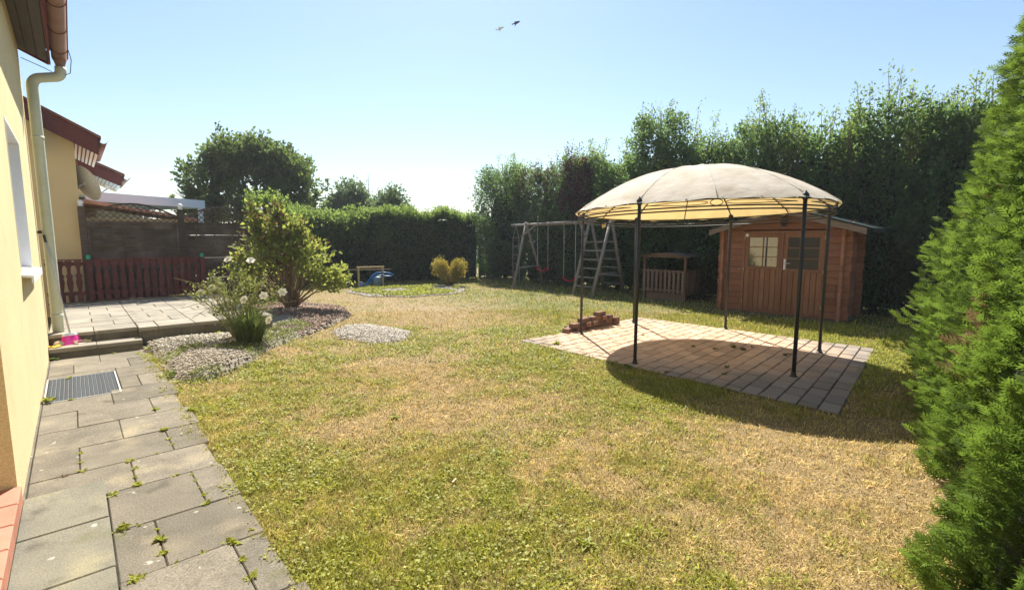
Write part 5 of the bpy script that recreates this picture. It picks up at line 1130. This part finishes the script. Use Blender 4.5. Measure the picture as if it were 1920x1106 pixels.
# ---- conifer hedge on the right: flat sprays over a dark core
SP = []
SP.append((0, 0, 1.0, .055))                      # (u start, side, u end, half width) main axis
spray_u = [(.0, 1.0, 0, .06)] + [(.04 + .19 * k, .46 - .06 * k, s_, .050) for k in range(4) for s_ in (-1, 1)]
tv = []; 
for (u0, ln_, s_, hw) in spray_u:
    if s_ == 0: tv += [(0, -hw, 0), (.55, -hw * .8, .03), (1.0, 0, -.04), (.55, hw * .8, .03)]
    else:
        dx_, dy_ = .72 * ln_, .69 * s_ * ln_; nx_, ny_ = -.69 * s_ * hw, .72 * hw
        tv += [(u0, 0, 0), (u0 + dx_ * .5 + nx_, dy_ * .5 + ny_, .02), (u0 + dx_, dy_, -.03), (u0 + dx_ * .5 - nx_, dy_ * .5 - ny_, .02)]
TV = np.array(tv)
def thuja(x, y, h, r, n, label, size=.095, dead=None, seed=1):
    t = empty('conifer', (x, y, 0), label, 'conifer', 'conifers of the trimmed hedge on the right')
    MB().tube([(x, y, 0), (x, y, h * .9)], [.07, .015], 8).build('trunk', 'bark', t, True)
    prof = lambda f: np.clip(1 - f, 0, 1) ** .95 * np.minimum(1, .82 + 1.2 * f)
    core = MB(); core.lathe([(max(.02, r * .70 * float(prof(np.array(f)))), .02 + h * .95 * f) for f in np.linspace(0, 1, 14)], (x, y, 0), 20); core.build('opaque_core', 'core', t, True)  # solid core added behind the sprays to block light
    f = rng.random(n) ** 1.25; a = rng.uniform(0, 2 * np.pi, n); z = .03 + h * f
    lump = (vnoise(a * r * 1.2 + seed, z, .42, 80 + seed) - .5) * .40 + (vnoise(a * r * 1.2, z, .16, 90 + seed) - .5) * .40
    lump = lump + (vnoise(a * r * 1.2 + 3, z * .28, .20, 100 + seed) - .5) * .30
    R = r * prof(f) * (1 + lump) * rng.uniform(.84, 1.02, n)
    out = np.stack([np.cos(a), np.sin(a), np.zeros(n)], 1)
    P = np.stack([x, y, 0.]) + out * R[:, None] + np.stack([np.zeros(n), np.zeros(n), z], 1)
    tan = np.stack([-np.sin(a), np.cos(a), np.zeros(n)], 1)
    A = unit(out * rng.uniform(.45, 1.1, n)[:, None] + np.array([0, 0, 1]) * rng.uniform(.1, 1.0, n)[:, None] + tan * rng.normal(0, .45, n)[:, None])
    B = unit(np.cross(A, unit(tan * rng.normal(0, .6, n)[:, None] + out * .6 + rng.normal(size=(n, 3)) * .4))); Cn = np.cross(A, B)
    S = size * rng.uniform(.6, 1.25, n)
    P = P - A * (S * .45)[:, None]
    V = P[:, None] + (A[:, None] * TV[None, :, :1] + B[:, None] * TV[None, :, 1:2] + Cn[:, None] * (TV[None, :, 2:] - .25 * TV[None, :, :1] ** 2)) * S[:, None, None]
    tint = np.clip(rng.random(n) * .45 + .55 * (lump / .16 + .35), 0, 1)  # lumps painted lighter and hollows darker, shade put into the spray tint
    k = np.zeros(n, bool)
    if dead:
        for (dx_, dy_, dz_, dr) in dead: k |= (rng.random(n) < .62) & ((np.linalg.norm(P - np.array([dx_, dy_, dz_]), axis=1) + rng.normal(0, .07, n)) < dr * 1.15)
    m_ = len(TV) // 4
    for sel, nm, mt in ((~k, 'foliage', 'leaf_thuja'), (k, 'dead_sprays', 'leaf_dead')):
        if sel.any():
            v = V[sel].reshape(-1, 3); q = int(sel.sum()); F = np.arange(q * m_ * 4).reshape(-1, 4)
            tt = np.repeat(tint[sel], m_ * 4); tt = np.clip(tt + np.tile(np.repeat(np.concatenate([[0], np.linspace(-.1, .25, 8)]), 4), q), 0, 1)
            obj_np(nm, np_mesh(nm, v, F, {'tint': tt}), mt, t)
    return t
thuja(6.6, -5.17, 5.2, .98, 10000, 'farthest conifer of the hedge, standing by the patio corner', size=.10, seed=2)
thuja(5.5, -5.22, 4.6, .85, 12500, 'tall conifer with a brown patch high on its side', dead=[(5.1, -4.58, 1.95, .17)], seed=3)
thuja(4.6, -5.30, 4.0, .72, 12500, 'conifer with a withered brown hollow at waist height', dead=[(4.25, -4.74, 1.0, .20), (4.45, -4.68, .86, .15)], seed=4)
thuja(3.85, -5.35, 3.2, .62, 12500, 'conifer between the browned one and the nearest hedge plant', size=.085, seed=5)
thuja(3.1, -5.40, 2.2, .56, 12500, 'lowest conifer at the house end of the hedge', size=.08, seed=6)

# ---- weeds in the joints, tufts on the patio
def weed(x, y, z, r, n, label, group, mat='leaf_weed', up=.6):
    r *= .54
    a = rng.uniform(0, 6.283, n); D = np.stack([np.cos(a), np.sin(a), rng.uniform(.1, 1.0, n) * up * 2], 1); P = np.stack([x + rng.normal(0, r * .25, n), y + rng.normal(0, r * .35, n), np.full(n, z) + rng.uniform(0, r * .3, n)], 1)
    o = obj_np('weed', leaf_mesh('weed', P, D, rng.uniform(.6, 1.2, n) * r, rng.uniform(.35, .6, n) * r, rng.random(n) * .6 + .4, np.tile((0, 0, 1.), (n, 1))), mat); return tag(o, label, 'weed', group)
wl = 'small yellow green weed sprouting from a joint between the path slabs'
for (x, y, r, n) in ((.80, .38, .07, 26), (.795, -.27, .07, 24), (.80, -.52, .05, 16), (.80, -.66, .04, 14), (.265, -.40, .05, 18), (.27, -.60, .045, 14), (.275, -.79, .055, 18), (.535, -.79, .06, 22), (.55, -.98, .05, 20), (.54, -1.13, .045, 14), (.545, -1.28, .07, 22), (.42, -1.33, .065, 26), (.43, -1.83, .08, 26), (.50, -1.84, .045, 14), (.74, -1.285, .05, 14), (.825, -1.33, .04, 14), (.83, -1.45, .045, 16), (.835, -1.58, .04, 14), (.835, -1.70, .05, 18), (.83, -1.83, .06, 20), (.57, -1.95, .04, 12), (.575, -2.08, .07, 24), (.57, -2.22, .055, 18), (.45, -2.38, .07, 26), (.60, -2.37, .045, 16), (.72, -2.36, .045, 16), (.85, -2.36, .07, 20), (.85, -2.55, .05, 18), (.85, -2.72, .06, 22), (.95, -2.30, .04, 14), (.96, -1.28, .035, 10), (.69, -.78, .04, 10), (.92, .30, .04, 12), (.72, .30, .04, 10)):
    wl = 'yellow green weed against the edge of the raised landing slabs' if x < .51 and y < -1.2 else 'weed in the lengthwise joint near the lawn edge of the path' if x > .7 else 'weed in the joint nearest the house wall on the path' if x < .3 else 'weed in the middle joint between the path slabs'
    weed(x, y, .012, r, n, wl, 'weeds in the path joints')
rw = weed(.185, -.80, .02, .035, 12, 'tiny reddish weed in the path joint near the doorway', None, 'leaf_bushtip', 1.0); 
weed(.04, 3.56, .02, .10, 40, 'dark green weed growing at the foot of the steps by the wall', None, 'leaf_reed')
weed(.045, 1.32, .03, .11, 40, 'weed growing at the wall corner of the door mat', None); weed(.22, 1.27, .02, .05, 22, 'moss tuft on the near edge of the door mat', None, 'leaf_rose', .3); weed(.20, 2.28, .02, .06, 22, 'weed tuft at the far edge of the door mat', None)
weed(.66, 3.52, .02, .05, 18, 'bright weed below the lower step', None); weed(1.06, 3.42, .03, .11, 50, 'bright green weed at the path corner below the step', None); weed(1.12, 1.62, .03, .12, 60, 'dark green weed at the path edge beside the gravel mound', None, 'leaf_reed'); weed(1.05, .12, .01, .09, 40, 'leafy weed hanging over the path edge', None)
weed(1.98, 3.75, .08, .14, 60, 'green weed at the terrace edge behind the pale pebbles', None)
for (px_, py_, r) in ((1375, 652, .10), (1394, 656, .09), (1300, 650, .06), (1340, 655, .06), (1472, 666, .07), (1362, 689, .07), (1358, 702, .06), (1205, 628, .05), (1177, 689, .10), (1250, 698, .05), (1410, 650, .05), (1480, 664, .04)):
    p = G(px_, py_, .026); n = 26; weed(p[0], p[1], .02, r, n, 'sparse grass tuft growing between the patio pavers', 'tufts between the patio pavers', 'leaf_reed', 1.0)
p = G(1045, 645, .026); weed(p[0], p[1], .02, .12, 40, 'pale weed at the outer corner of the patio', None)
for (px_, py_, r, lb) in ((742, 785, .10, 'flat dark rosette weed in the straw coloured lawn'), (930, 850, .10, 'plantain rosette in the middle of the lawn'), (1100, 1025, .12, 'bright plantain in the green patch of lawn'), (560, 945, .10, 'blue green thistle rosette at the lawn edge beside the path')):
    p = G(px_, py_); weed(p[0], p[1], .008, r * .8, 22, lb, None, 'leaf_weed', .3)
p = G(852, 906); tag(MB().box((p[0], p[1], .022), (.05, .010, .005), Matrix.Rotation(.5, 3, 'Z')).build('wood_chip', 'cream'), 'small pale wood chip lying on the lawn', 'chip')

# ---- two birds far up
def bird(c, s_, mat, label):
    b = empty('bird', c, label, 'bird'); c = Vector(c)
    fwd = (_rt * .93 + _up * .36).normalized(); sd = _fw.cross(fwd).normalized()
    pts = [c + fwd * (t * s_) for t in (-.5, -.42, -.30, -.12, .1, .3, .44, .5)]
    MB().tube(pts, [s_ * r for r in (.07, .05, .045, .11, .135, .10, .055, .01)], 10).build('body', mat, b, True)
    MB().prism([c - fwd * .48 * s_ + sd * .10 * s_, c - fwd * .48 * s_ - sd * .10 * s_, c - fwd * .38 * s_], tuple(_fw * .02 * s_)).build('tail', mat, b)
    for k in (-1, 1): MB().prism([c + fwd * .2 * s_ + _fw * k * .08 * s_, c - fwd * .12 * s_ + _fw * k * .08 * s_, c - fwd * .2 * s_ + _fw * k * .55 * s_ + sd * .05 * s_], tuple(sd * .015 * s_)).build('wing', mat, b)
for (px_, py_, mt, lb) in ((937.5, 54, 'bird_pale', 'pale grey bird trailing behind the dark one in the sky'), (967.5, 43.5, 'bird_dark', 'dark bird flying ahead of the pale one in the sky')):
    d = _rt * ((px_ - 960) / 910) - _up * ((py_ - 553) / 910) + _fw; bird((CAM[0] + d.x * 22, CAM[1] + d.y * 22, CAM[2] + d.z * 22), .40, mt, lb)

# ------------------------------------------------------------------ thin haze added to lift the dark shadows
hz = MB().bb(-520, 520, -520, 520, -1.0, 17.5).build('haze', None); tag(hz, 'thin pale haze added over the whole garden to lift the shadows', 'haze', kind='stuff')
hm = bpy.data.materials.new('added_haze'); hm.use_nodes = True; ht = hm.node_tree
for nd in [x for x in ht.nodes if x.type == 'BSDF_PRINCIPLED']: ht.nodes.remove(nd)
pv = ht.nodes.new('ShaderNodeVolumePrincipled'); pv.inputs['Color'].default_value = (.86, .92, 1.0, 1); pv.inputs['Density'].default_value = .0010; pv.inputs['Anisotropy'].default_value = .3
ht.links.new(pv.outputs[0], ht.nodes['Material Output'].inputs['Volume']); hz.data.materials.append(hm)
